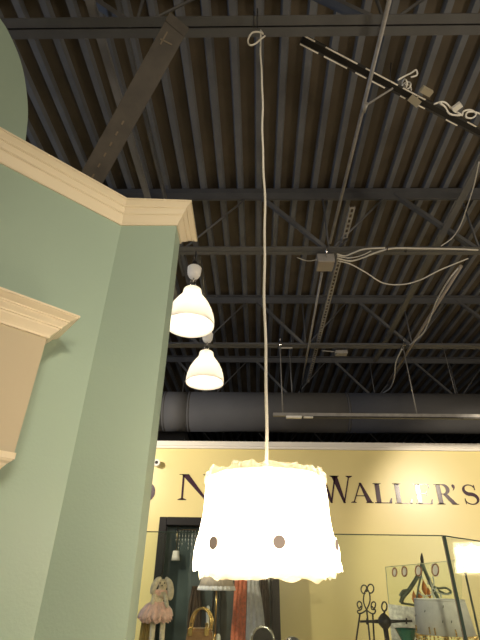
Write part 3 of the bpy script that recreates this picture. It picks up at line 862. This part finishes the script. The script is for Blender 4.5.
# reflection of a shade with crystal strings, built as a solid object in the cabinet
c = atY(176, 556, 4.90)
cr = thing('crystal_reflection', 'mirrored small cream shade and crystal strings, built solid inside the black cabinet at left', 'pendant lamp', (c.x, 4.88, c.z - 0.04))
b = NB(); lathe(b, [(0.030, 0.045), (0.036, 0.0), (0.043, -0.040), (0.041, -0.040), (0.028, 0.045), (0.030, 0.045)], (c.x, 4.88, c.z), 48, lambda r, z, a, j: (r + 0.002 * math.sin(16 * a), z)); part('shade', b, M['drum'], cr)
b = NB(); tube(b, [(c.x, 4.88, c.z + 0.02), (c.x, 4.88, 2.075)], 0.002, 6); tube(b, [(c.x - .02, 4.88, 1.99), (c.x + .20, 4.88, 1.99)], 0.002, 5); part('hanging_rod', b, M['gold'], cr)
for k in range(7):
    x = c.x - 0.01 + 0.032 * k; b = NB(); n_ = 3 + (k * 5) % 3
    tube(b, [(x, 4.88, 1.99), (x, 4.88, 1.985 - 0.036 * n_)], 0.0008, 4)
    for j in range(n_): drop(b, Vector((x, 4.88, 1.97 - 0.036 * j)), 0.009)
    part('crystal_string', b, M['crystal'], cr)

# scarves
def scarf(pxs, y, m, label):
    """pxs: rows (x0,x1,y) in picture terms at the real distance y"""
    b = NB(); rows = []; n = 26
    for j, (xa, xb, yy) in enumerate(pxs):
        a, c = atY(xa, yy, y), atY(xb, yy, y); row = []
        for i in range(n + 1):
            f = i / n; p = a.lerp(c, f); p.y += 0.007 * math.sin(f * 20 + j * 0.35) + 0.002 * math.sin(f * 51 + j)
            row.append(b.verts.new(p))
        rows.append(row)
    for A, Bq in zip(rows[:-1], rows[1:]):
        for i in range(n): b.faces.new((A[i], A[i + 1], Bq[i + 1], Bq[i])).smooth = True
    bmesh.ops.solidify(b, geom=b.faces[:], thickness=0.006)
    return solo('hanging_scarf', b, M[m], label, 'scarf')
scarf([(236, 247, 566), (234.5, 247, 585), (233.5, 246.5, 600), (232.5, 246, 615), (231, 245.5, 630), (230, 245.5, 650)], 4.62, 'orange', 'orange scarf hanging in front of the black framed cabinet')
scarf([(248, 257, 566), (247.5, 259, 585), (247, 262, 600), (246.5, 264, 615), (246, 265, 630), (245, 266, 650)], 4.62, 'whitef', 'pale grey scarf hanging next to the orange scarf')
ra, rb_ = atY(205, 566, 4.62), atY(272, 566, 4.62)
b = NB(); tube(b, [ra, rb_], 0.006, 8)
for p in (ra, rb_): tube(b, [p, (p.x, 4.752, p.z)], 0.005, 6)
solo('scarf_rail', b, M['blackm'], 'thin black rail that the scarves hang from', 'rail')
# beige pleated shade with a ruffled hem, hung from the same rail zone
c = atY(217, 575, 4.3)
ls = thing('beige_lampshade', 'beige pleated lampshade with a frilled hem showing under the big pendant', 'lampshade', (c.x, 4.3, 1.48))
b = NB(); lathe(b, [(0.105, 1.655), (0.125, 1.58), (0.148, 1.505), (0.146, 1.505), (0.123, 1.58), (0.103, 1.655), (0.105, 1.655)], (c.x, 4.3, 0), 96, lambda r, z, a, j: (r + 0.003 * math.sin(32 * a), z))
part('shade', b, M['taupe'], ls)
b = NB(); lathe(b, [(0.150, 1.510), (0.155, 1.495), (0.160, 1.478), (0.157, 1.478), (0.150, 1.505)], (c.x, 4.3, 0), 96, lambda r, z, a, j: (r + 0.005 * math.sin(24 * a), z))
part('frill', b, M['whitef'], ls, 'pale frilled hem')
b = NB(); tube(b, [(c.x, 4.3, 1.15), (c.x, 4.3, 1.60)], 0.008, 8); lathe(b, [(0.0, 1.0), (0.07, 1.0), (0.07, 1.015), (0.03, 1.03), (0.018, 1.08), (0.03, 1.12), (0.012, 1.17), (0.0, 1.17)], (c.x, 4.3, 0), 24)
part('lamp_base', b, M['gold'], ls)
for k in range(3):
    pass
b = NB(); tube(b, [(c.x - 0.104, 4.3, 1.60 + .05), (c.x + 0.104, 4.3, 1.65)], 0.002, 5); tube(b, [(c.x, 4.3, 1.60), (c.x, 4.3, 1.65)], 0.004, 6); part('shade_fitter', b, M['gold'], ls)
b = NB(); box(b, (c.x + 0.1, 4.3, 0.985), (1.3, 0.40, 0.03), bev=0.005)
tb_ = thing('side_table', 'table standing before the black framed cabinet, lamp on it', 'table', (c.x + 0.1, 4.3, 0))
part('table_top', b, M['blackm'], tb_)
for sx in (-1, 1):
    for sy in (-1, 1):
        b = NB(); box(b, (c.x + 0.1 + sx * 0.60, 4.3 + sy * 0.16, 0.485), (0.04, 0.04, 0.97), bev=0.003); part('leg', b, M['blackm'], tb_)

# ================================================================== GLASS CASE ON THE COUNTER
GZ = 1.72; CZ = 1.0
g0, g1 = -0.898, 0.813; gy = 2.0
dG = Vector((0.73, 0.683, 0)).normalized(); ge = Vector((g1, gy, 0)) + dG * 0.95
ct = thing('display_counter', 'cream display counter under the glass case', 'counter', (0.1, 2.5, 0))
b = NB(); poly = [(g0 - 0.03, gy - 0.03), (g1 + 0.01, gy - 0.03), (ge.x + 0.03, ge.y - 0.0), (ge.x + 0.03, 2.95), (g0 - 0.03, 2.95)]
prism(b, poly, (0, 0, CZ - 0.04), (1, 0, 0), (0, 1, 0), (0, 0, 0.04)); part('worktop', b, M['cream'], ct)
b = NB(); poly = [(g0, gy), (g1, gy), (ge.x, ge.y + 0.02), (ge.x, 2.92), (g0, 2.92)]
prism(b, poly, (0, 0, 0), (1, 0, 0), (0, 1, 0), (0, 0, CZ - 0.04)); part('base', b, M['counter'], ct)
gc = thing('glass_case', 'clear glass case standing on the counter, edge line crossing behind the pendant', 'glass case', (0.1, 2.2, CZ))
b = NB(); box(b, ((g0 + g1) / 2, gy, (CZ + GZ) / 2), (g1 - g0 - 0.012, 0.006, GZ - CZ)); part('pane', b, M['pane'], gc)
b = NB(); p = Vector((g1, gy, 0)) + dG * 0.008; q = ge
bar(b, (p.x, p.y, (CZ + GZ) / 2), (q.x, q.y, (CZ + GZ) / 2), 0.006, GZ - CZ); part('pane', b, M['pane'], gc)
b = NB()
box(b, ((g0 + g1) / 2, gy, GZ + 0.001), (g1 - g0, 0.007, 0.0035)); bar(b, (p.x, p.y, GZ + 0.001), (q.x, q.y, GZ + 0.001), 0.007, 0.0035)
part('top_edge', b, M['edge'], gc, 'dark green polished edge')
b = NB(); box(b, (g1 + 0.002, gy + 0.001, (CZ + GZ) / 2), (0.011, 0.010, GZ - CZ)); part('corner_edge', b, M['edge'], gc, 'dark polished corner edge')
b = NB(); box(b, (g1 - 0.007, gy - 0.004, (CZ + GZ) / 2), (0.0035, 0.002, GZ - CZ)); part('corner_edge', b, M['chrome'], gc, 'bright corner glint strip')  # chrome strip standing in for the glint on the glass corner
b = NB(); box(b, (g0, gy, (CZ + GZ) / 2), (0.005, 0.007, GZ - CZ)); part('side_edge', b, M['edgel'], gc)
px_ = atY(472.5, 605, 2.95)
b = NB(); box(b, (px_.x, 2.95, (CZ + 1.66) / 2), (0.009, 0.008, 1.66 - CZ)); part('rear_edge', b, M['edge'], gc)

# ---- things in the case --------------------------------------------------------
# wrought iron easel
Y = 2.45
ez = atY(366, 640, Y)
es = thing('iron_easel', 'small black wrought iron easel with scrolled top inside the glass case', 'easel', (ez.x, Y, CZ))
def ipts(l, y=Y): return [atY(q[0], q[1], y + (q[2] if len(q) > 2 else 0)) for q in l]
def arcp(cx_, cy_, rx, ry, a0, a1, n=12): return [(cx_ + rx * math.cos(math.radians(a0 + (a1 - a0) * i / n)), cy_ + ry * math.sin(math.radians(a0 + (a1 - a0) * i / n))) for i in range(n + 1)]
b = NB(); R_ = 0.0032
tube(b, ipts(arcp(364.0, 589.3, 3.0, 4.3, 60, 400)), R_, 6); tube(b, ipts(arcp(370.6, 588.7, 3.2, 4.5, 120, -220)), R_, 6)
tube(b, smoothpath(ipts([(367.5, 587.0), (364.2, 594), (363.6, 602), (366.5, 610)]), 5), R_, 6)
tube(b, smoothpath(ipts([(366.5, 587.5), (369.6, 594), (369.8, 602), (366.5, 610)]), 5), R_, 6)
tube(b, smoothpath(ipts([(361, 606), (358.8, 608.5), (357.2, 604), (359, 601.5), (361.6, 603.5), (361.4, 609), (357.6, 611), (358.8, 613.5), (362.6, 612.8), (366.4, 610)]), 5), R_, 6)
tube(b, smoothpath(ipts([(371.8, 606), (374.2, 608.5), (375.6, 604), (373.8, 601.8), (371.4, 603.8), (371.6, 609), (375.4, 610), (374.2, 613.6), (370.4, 613), (366.6, 610)]), 5), R_, 6)
part('scroll_top', b, M['iron'], es)
for (tp, bx) in (((360.0, 613.5), 355.5), ((372.6, 613.5), 374.5), ((366.8, 611), 372.5)):
    a = atY(tp[0], tp[1], Y); c = atY(bx, 645, Y); dd = (c - a); k = (CZ - a.z) / dd.z
    e = a + dd * k
    if bx == 372.5: e = Vector((e.x, Y + 0.14, CZ))
    b = NB(); tube(b, [a, e], 0.004, 6); part('leg', b, M['iron'], es)
# iron cross finial stand
Y = 2.36; c = atY(384.6, 621.5, Y)
cs = thing('iron_finial_stand', 'black iron stand with a loop finial and long crossbar, next to the easel', 'stand', (c.x, Y, CZ))
b = NB(); lathe(b, [(0.0, -0.030), (0.012, -0.027), (0.026, -0.013), (0.033, 0.0), (0.026, 0.013), (0.012, 0.027), (0.0, 0.033)], c, 12); part('boss', b, M['iron'], cs)
b = NB(); tube(b, ipts(arcp(384.3, 606.5, 2.6, 4.6, 0, 360, 16)[:-1], Y), 0.0035, 6, closed=True); tube(b, [c, atY(384.4, 611, Y)], 0.0045, 6); part('loop_finial', b, M['iron'], cs)
b = NB(); tube(b, ipts([(360, 621.5), (412, 621)], Y), 0.0045, 8); tube(b, ipts([(367, 618.5), (367, 624.5)], Y), 0.004, 6); tube(b, ipts([(406.5, 618), (406.5, 624)], Y), 0.004, 6); tube(b, ipts([(360, 621.5), (384, 621.5)], Y), [0.003, 0.009], 8); tube(b, ipts([(384, 621.5), (404, 621.2)], Y), [0.009, 0.004], 8)
part('crossbar', b, M['iron'], cs)
b = NB(); tube(b, [c, (c.x + 0.004, Y, CZ + 0.01)], [0.011, 0.008], 10); lathe(b, [(0.0, 0.0), (0.045, 0.0), (0.042, 0.012), (0.02, 0.02), (0.0, 0.022)], (c.x + 0.004, Y, CZ), 20); part('stem', b, M['iron'], cs)

# clip board pane with four round clips, cards below
Y = 2.66
q0, q1, q2_, q3 = atY(385.5, 567, Y), atY(462, 560, Y + 0.0), atY(462, 650, Y), atY(393, 650, Y)
sp = thing('memo_board', 'clear upright board with four bronze rings and pale cards on it', 'board', ((q2_.x + q3.x) / 2, Y, CZ))
b = NB(); vs = [q3, q2_, q1, q0]; vs[0] = q3 + (q3 - q0) * ((q3.z - CZ) / (q0.z - q3.z)); vs[1] = q2_ + (q2_ - q1) * ((q2_.z - CZ) / (q1.z - q2_.z))
fa = [b.verts.new(v) for v in vs]; fb = [b.verts.new(v + Vector((0, 0.005, 0))) for v in vs]
b.faces.new(fa); b.faces.new(fb[::-1])
for i in range(4): b.faces.new((fa[i], fb[i], fb[(i + 1) % 4], fa[(i + 1) % 4]))
part('clear_sheet', b, M['pane'], sp)
b = NB(); tube(b, [q0, vs[0]], 0.002, 5); tube(b, [q0, q1], 0.0015, 5); part('sheet_edge', b, M['edgel'], sp)
for (cx_, cy_, rx, ry) in ((394.2, 572.3, 2.2, 4.3), (404.0, 571.6, 2.6, 4.8), (417.8, 570.8, 3.0, 5.1), (434.8, 570.0, 3.4, 5.9)):
    b = NB(); tube(b, [v + Vector((0, -0.008, 0)) for v in ipts(arcp(cx_, cy_, rx, ry, 0, 360, 18)[:-1], Y)], 0.0032, 6, closed=True)
    rg = part('ring', b, M['bronze'], sp, 'bronze ring')
    b = NB(); pc = atY(cx_, cy_, Y) + Vector((0, -0.006, 0)); ppm = 188.0
    prism(b, [(math.cos(a) * rx / ppm, math.sin(a) * ry / ppm) for a in [2 * PI * i / 16 for i in range(16)]], pc, (1, 0, 0), (0, 0, 1), (0, 0.003, 0)); part('ring_face', b, M['trimw'], rg, 'pale face')
b = NB()
c0, c1, c2_, c3 = atY(388, 604, Y - .03), atY(417, 607.5, Y - .03), atY(419, 650, Y - .03), atY(391, 650, Y - .03)
c2_.z = c3.z = CZ
fa = [b.verts.new(v) for v in (c3, c2_, c1, c0)]; fb = [b.verts.new(v.co + Vector((0, 0.004, 0))) for v in fa]
b.faces.new(fa); b.faces.new(fb[::-1])
for i in range(4): b.faces.new((fa[i], fb[i], fb[(i + 1) % 4], fa[(i + 1) % 4]))
solo('printed_card', b, M['card'], 'pale printed card standing against the clear board', 'card')
# green glass jar
Y = 2.46; c = atY(407.5, 640, Y)
b = NB(); zt_ = atY(407, 628.5, Y).z - CZ
lathe(b, [(0.0, 0.0), (0.028, 0.0), (0.042, 0.03), (0.046, 0.12), (0.038, 0.20), (0.022, 0.24), (0.024, zt_ - 0.05), (0.046, zt_ - 0.004), (0.050, zt_), (0.044, zt_ - 0.006), (0.020, zt_ - 0.05), (0.0, zt_ - .06)],
      (c.x, Y, CZ), 32, lambda r, z, a, j: (r * (1 + 0.05 * math.sin(12 * a)), z)); solo('green_vase', b, M['jar'], 'green ribbed glass vase beside the grey drum lampshade', 'vase')

# grey drum lampshade with gold beads
Y = 2.32
tl, trr = atY(415.5, 603, Y), atY(458.5, 603, Y); cxx = (tl.x + trr.x) / 2 + 0.012
zt_ = atY(437, 600, Y - 0.1).z; zbm = atY(440, 636, Y - 0.1).z
dl = thing('drum_lampshade_lamp', 'table lamp with a plain grey white drum shade and gold bead fringe', 'lamp', (cxx, Y, CZ))
rT, rB = 0.106, 0.122
b = NB(); lathe(b, [(rT, zt_), (rB, zbm), (rB - .003, zbm), (rT - .003, zt_ - .001), (rT, zt_)], (cxx, Y, 0), 64); part('shade', b, M['drum'], dl)
b = NB(); lathe(b, [(rT + .001, zt_ + .001), (rT + .001, zt_ - .005), (rT - .004, zt_ - .005), (rT - .004, zt_ + .001), (rT + .001, zt_ + .001)], (cxx, Y, 0), 64); part('rim_band', b, M['whitep'], dl)
b = NB(); random.seed(3)
for k in range(46):
    a = 2 * PI * k / 46; rr = rB + 0.001
    for j in range(2 + (k % 3 == 0)):
        bmesh.ops.create_icosphere(b, subdivisions=1, radius=0.0045, matrix=Matrix.Translation((cxx + rr * math.cos(a), Y + rr * math.sin(a), zbm - 0.004 - 0.011 * j)))
o = part('bead_fringe', b, M['gold'], dl, 'gold bead fringe'); 
b = NB()
for (px, py) in ((424, 631), (433.5, 631.5), (437.5, 632), (456, 633)):
    v = atY(px, py, Y - rB); a = math.atan2(-(math.sqrt(max(rB ** 2 - (v.x - cxx) ** 2, 0))), v.x - cxx)
    p = Vector((cxx + rB * 1.01 * math.cos(a), Y + rB * 1.01 * math.sin(a), v.z)); tube(b, [p + Vector((0, 0, .012)), p - Vector((0, 0, .012))], 0.0028, 6)
part('gold_pin', b, M['gold'], dl, 'gold pins above the fringe')
b = NB()
for (px, py) in ((420, 617), (444, 607), (443.5, 622), (452, 622), (428, 612)):
    v = atY(px, py, Y - rB); a = math.atan2(-(math.sqrt(max(rB ** 2 - (v.x - cxx) ** 2, 0))), v.x - cxx); f_ = (v.z - zt_) / (zbm - zt_); rr = rT + (rB - rT) * f_ + .001
    p = Vector((cxx + rr * math.cos(a), Y + rr * math.sin(a), v.z)); tube(b, [p + Vector((0.002, 0, .005)), p - Vector((0.002, 0, .004))], 0.0018, 5)
part('fleck', b, M['verd'], dl, 'dark embroidered flecks')
b = NB(); lathe(b, [(0.0, 0.0), (0.06, 0.0), (0.058, 0.012), (0.02, 0.025), (0.014, 0.06), (0.03, 0.11), (0.034, 0.15), (0.018, 0.20), (0.010, 0.22), (0.010, zt_ - CZ - 0.03), (0.0, zt_ - CZ - 0.03)], (cxx, Y, CZ), 24); part('lamp_base', b, M['gold'], dl)
b = NB()
for k in range(3):
    a = 2 * PI * k / 3; tube(b, [(cxx, Y, zt_ - 0.04), (cxx + (rT - .003) * math.cos(a), Y + (rT - .003) * math.sin(a), zt_ - 0.006)], 0.0015, 5)
part('shade_fitter', b, M['gold'], dl)

# candelabra with crystals and amber drops, behind the board
Y = 2.82
cn = atY(417, 590, Y)
cl = thing('crystal_candelabra', 'dark metal candelabra with finial, crystals and amber drops behind the clear board', 'candelabra', (cn.x, Y, CZ))
b = NB()
tube(b, ipts([(421.8, 553), (421.8, 556), (422.0, 559), (422.4, 563)], Y), [0.002, 0.007, 0.010, 0.008], 10)
part('finial', b, M['iron'], cl)
b = NB()
tube(b, smoothpath(ipts([(422.3, 563), (420.5, 571), (415.5, 580), (409, 590), (403, 597), (401, 603)], Y), 5), 0.011, 8)
tube(b, smoothpath(ipts([(422.3, 563), (425.5, 572), (430, 582), (435, 592), (439, 600)], Y), 5), 0.010, 8)
tube(b, smoothpath(ipts([(422.3, 563), (421, 575), (418, 590), (416, 603)], Y - .05), 5), 0.005, 8)
tube(b, smoothpath(ipts([(430, 583), (437, 588), (446, 588), (451, 592), (446, 594), (438, 590)], Y), 5), 0.006, 6)
tube(b, smoothpath(ipts([(409, 590), (403, 591), (400, 596)], Y), 5), 0.007, 6)
part('arms', b, M['verd'], cl)
b = NB(); zc = atY(418, 606, Y).z; tube(b, [(cn.x, Y, CZ + 0.02), (cn.x, Y, zc + .02)], 0.012, 10); lathe(b, [(0.0, 0.0), (0.08, 0.0), (0.08, 0.01), (0.03, 0.03), (0.0, 0.04)], (cn.x, Y, CZ), 24)
tube(b, [atY(401, 603, Y), (cn.x, Y, zc)], 0.006, 6); tube(b, [atY(439, 600, Y), (cn.x, Y, zc)], 0.006, 6); tube(b, [atY(416, 603, Y - .05), (cn.x, Y, zc)], 0.005, 6)
part('stem', b, M['verd'], cl)
for (px, py, s, mm) in ((424.5, 588, 0.040, 'amber'), (420, 596, 0.032, 'amber'), (414.5, 598, 0.036, 'amber'), (429, 593, 0.030, 'amber'), (425, 598, 0.018, 'crystal'), (422, 577, 0.012, 'crystal'),
                        (432, 587, 0.014, 'crystal'), (428, 583, 0.012, 'crystal'), (434, 596, 0.014, 'crystal'), (418, 589, 0.012, 'crystal'), (441, 596, 0.012, 'crystal')):
    b = NB(); p = atY(px, py, Y - 0.04); drop(b, p, s); tube(b, [p + Vector((0, 0, s * .9)), (p.x, Y - 0.01, p.z + s + .015)], 0.0008, 4)
    part('drop', b, M[mm], cl, 'amber drop' if mm == 'amber' else 'clear crystal drop')
b = NB()
for pp in ([(430, 578), (431, 585), (436, 591), (443, 594), (450, 594)], [(418, 592), (424, 596), (432, 594), (436, 588)], [(433, 577), (434, 583), (432, 590), (434, 598)]):
    pts = smoothpath(ipts(pp, Y - 0.05), 5)
    for p in pts: bmesh.ops.create_icosphere(b, subdivisions=1, radius=0.0042, matrix=Matrix.Translation(p))
    tube(b, pts, 0.0012, 4)
part('bead_chain', b, M['crystal'], cl, 'clear bead chains')

# plush doll in pink tutu, by the left edge of the case
Y = 2.25
hd = atY(163.3, 584, Y); ft = atY(161, 640, Y)
do = thing('plush_doll', 'beige plush doll with drooping ears in a pink tulle tutu', 'doll', (hd.x, Y, CZ))
b = NB()
def blob(p, s, sub_=2):
    r = bmesh.ops.create_icosphere(b, subdivisions=sub_, radius=1.0); bmesh.ops.scale(b, vec=s, verts=r['verts']); bmesh.ops.translate(b, vec=p, verts=r['verts'])
    for v in r['verts']:
        for f in v.link_faces: f.smooth = True
sk = bpy.data.meshes.new('doll_skeleton')
P_ = dict(hip=atY(156.5, 603, Y), chest=atY(160, 594, Y), neck=atY(162, 589.5, Y), head=atY(163.3, 584, Y), crown_=atY(164, 578.5, Y))
V = [P_['hip'], P_['chest'], P_['neck'], P_['head'], P_['crown_'], atY(154.5, 594, Y - .02), atY(152, 605, Y - .04), atY(165.6, 595, Y - .03), atY(167, 608, Y - .05),
     atY(153.5, 620, Y), Vector((atY(152.5, 630, Y).x, Y, 1.20)), Vector((atY(152, 630, Y).x, Y - .02, CZ + .03)), atY(163, 620, Y), Vector((atY(163.5, 630, Y).x, Y, 1.20)), Vector((atY(164, 630, Y).x, Y - .02, CZ + .03))]
E_ = [(0, 1), (1, 2), (2, 3), (3, 4), (1, 5), (5, 6), (1, 7), (7, 8), (0, 9), (9, 10), (10, 11), (0, 12), (12, 13), (13, 14)]
sk.from_pydata([tuple(v - Vector((hd.x, Y, CZ))) for v in V], E_, [])
body = bpy.data.objects.new('body', sk); SC.collection.objects.link(body); body.parent = do; sk.materials.append(M['plush'])
m_ = body.modifiers.new('skin', 'SKIN'); ms = body.modifiers.new('sub', 'SUBSURF'); ms.levels = 2; ms.render_levels = 2
RR = [.026, .021, .012, .028, .020, .010, .009, .010, .009, .013, .011, .014, .013, .011, .014]
lay = sk.skin_vertices[0].data if sk.skin_vertices else None
if lay is None:
    bmx = bmesh.new(); bmx.from_mesh(sk); bmx.verts.layers.skin.verify(); bmx.to_mesh(sk); bmx.free(); lay = sk.skin_vertices[0].data
for i, r_ in enumerate(RR): lay[i].radius = (r_, r_); lay[i].use_root = (i == 0)
b.free()
for pp in ([(161, 578, -.02), (157, 581, -.03), (153.5, 588, -.035), (152, 594, -.03)], [(166, 578, -.02), (169.5, 583, -.03), (170.8, 592, -.035), (170, 600, -.03)]):
    b = NB(); tube(b, smoothpath(ipts(pp, Y), 4), [0.006, .008, .010, .012, .013, .014, .014, .015, .014, .013, .012, .010, .006], 8)
    part('ear', b, M['plush'], do)
b = NB()
for s in (-1, 1): bmesh.ops.create_icosphere(b, subdivisions=1, radius=0.0032, matrix=Matrix.Translation(hd + Vector((s * 0.010, -0.027, 0.004))))
bmesh.ops.create_icosphere(b, subdivisions=1, radius=0.0035, matrix=Matrix.Translation(hd + Vector((0, -0.030, -0.006)))); part('face', b, M['iron'], do, 'dark stitched eyes and nose')
b = NB(); ch_ = atY(160.3, 592.6, Y)
lathe(b, [(0.018, 0.012), (0.029, 0.008), (0.031, -0.004), (0.026, -0.012), (0.022, -0.010)], ch_, 32, lambda r, z, a, j: (r + .003 * math.sin(11 * a), z)); part('top_frill', b, M['pink'], do, 'pink top frill')
b = NB(); wa = atY(157, 602.5, Y)
for (q, amp, zz) in ((1.0, .006, 0), (0.88, .008, -.008), (0.76, .007, -.014)):
    lathe(b, [(0.020, 0.004 + zz * .2), (0.040 * q, -0.006 + zz * .3), (0.062 * q, -0.030 + zz), (0.068 * q, -0.046 + zz), (0.070 * q, -0.056 + zz), (0.068 * q, -0.056 + zz), (0.058 * q, -0.032 + zz), (0.018, 0.002 + zz * .2)], wa, 96,
          lambda r, z, a, j, amp=amp, q=q: (r + amp * (r / .07) * math.sin(17 * a + q * 9) + .003 * math.sin(41 * a), z + .006 * (r / .07) * math.sin(9 * a + q * 5)))
part('tutu', b, M['pink'], do, 'pink tulle skirt')
b = NB(); s0 = atY(146.5, 622, Y + .05); rows = []
for j in range(10):
    f = j / 9; z = wa.z - 0.06 + (CZ - wa.z + 0.065) * f; row = []
    for i in range(21):
        a = i / 20; row.append(b.verts.new((wa.x - 0.040 + (a - 0.5) * (0.055 + 0.045 * f), Y + 0.045 + 0.008 * math.sin(a * 25 + f), z)))
    rows.append(row)
for A, Bq in zip(rows[:-1], rows[1:]):
    for i in range(20): b.faces.new((A[i], A[i + 1], Bq[i + 1], Bq[i])).smooth = True
bmesh.ops.solidify(b, geom=b.faces[:], thickness=0.004); part('satin_train', b, M['tan'], do, 'tan satin train')

# bronze handbag with ring handles
Y = 2.30; bl_ = atY(200.5, 628, Y); zt_ = bl_.z
hb = thing('handbag', 'small bronze handbag with upright ring handle and brass fittings', 'handbag', (bl_.x, Y, CZ))
b = NB(); w0, w1 = 0.046, 0.060
prism(b, [(-w1, 0.0), (w1, 0.0), (w1 * 1.02, 0.05), (w0 * 1.25, zt_ - CZ - 0.03), (w0 * 1.12, zt_ - CZ - 0.006), (w0 * .95, zt_ - CZ), (-w0 * .95, zt_ - CZ), (-w0 * 1.12, zt_ - CZ - 0.006), (-w0 * 1.25, zt_ - CZ - 0.03), (-w1 * 1.02, 0.05)],
      (bl_.x, Y - 0.04, CZ), (1, 0, 0), (0, 0, 1), (0, 0.08, 0))
bmesh.ops.bevel(b, geom=b.edges[:], offset=0.008, segments=2, affect='EDGES'); part('bag_body', b, M['bag'], hb)
for k, dy in enumerate((-0.012, 0.02)):
    b = NB(); sx = 0.0 if k == 0 else 0.006
    tube(b, smoothpath([v + Vector((sx, dy, 0)) for v in ipts([(190.3, 631), (191.2, 622), (194, 613.5), (199, 608.8), (204.5, 608.8), (209, 613.5), (210.8, 621), (209.5, 631)], Y)], 5), 0.0046, 8)
    part('handle', b, M['gold'], hb)
b = NB()
for q in ((190.3, 632), (206.5, 632)):
    v = atY(*q, Y - 0.045); box(b, v, (0.020, 0.012, 0.028), bev=0.003); tube(b, [v, v + Vector((0, 0.01, 0.03))], 0.006, 8)
part('brass_fitting', b, M['gold'], hb, 'bright brass fittings')

# little white figures, silver ring and ball
def figurine(px, py, Y, h_r, label):
    v = atY(px, py, Y); H_ = v.z - CZ
    b = NB(); lathe(b, [(0.0, 0), (h_r * 1.5, 0), (h_r * 1.5, .01), (h_r * .7, .03), (h_r * .8, H_ - .05), (h_r, H_ - .03), (h_r * .9, H_ - .008), (h_r * .45, H_ - .001), (0, H_)], (v.x, Y, CZ), 20)
    return solo('candle', b, M['whitep'], label, 'candle')
figurine(218.3, 633.5, 2.28, 0.011, 'slim white rounded candle to the right of the handbag')
figurine(208.2, 605.5, 2.60, 0.010, 'tall slim white candle behind the handbag handle')
Y = 2.26; c = atY(262.8, 640, Y)
rm = thing('ring_mirror', 'round tilted mirror with silver rim at the bottom edge beneath the pale scarf', 'mirror', (c.x, Y, CZ))
b = NB(); R_ = 0.046; tube(b, [c + Vector((R_ * math.cos(a), 0.0, R_ * math.sin(a))) for a in [2 * PI * i / 32 for i in range(32)]], 0.005, 8, closed=True); part('rim', b, M['chrome'], rm)
b = NB(); prism(b, [(R_ * .95 * math.cos(a), R_ * .95 * math.sin(a)) for a in [2 * PI * i / 32 for i in range(32)]], c, (1, 0, 0), (0, 0, 1), (0, 0.004, 0)); part('glass_face', b, M['black'], rm)
b = NB(); tube(b, [(c.x, Y, CZ + .01), (c.x, Y, c.z - R_)], 0.006, 8); lathe(b, [(0, 0), (.045, 0), (.042, .01), (.01, .018), (0, .018)], (c.x, Y, CZ), 24); part('stand', b, M['chrome'], rm)
Y = 2.3; v = atY(292.5, 636, Y)
sb = thing('silver_ball', 'silvery crackled ball on a stand at the bottom edge beside the black cabinet frame', 'ornament', (v.x, Y, CZ))
b = NB(); bmesh.ops.create_icosphere(b, subdivisions=3, radius=0.05, matrix=Matrix.Translation((v.x, Y, v.z - 0.05)))
for f in b.faces: f.smooth = True
part('ball', b, mat('crackled silver', (0.55, 0.55, 0.58), 0.2, metal=0.8, var=0.4, scale=90), sb)
b = NB(); lathe(b, [(0, 0), (.04, 0), (.038, .01), (.012, .02), (.010, v.z - .095 - CZ), (.02, v.z - .088 - CZ), (0, v.z - .088 - CZ)], (v.x, Y, CZ), 20); part('stand', b, M['gold'], sb)

for o in SC.objects:
    if '_o' in o: del o['_o']
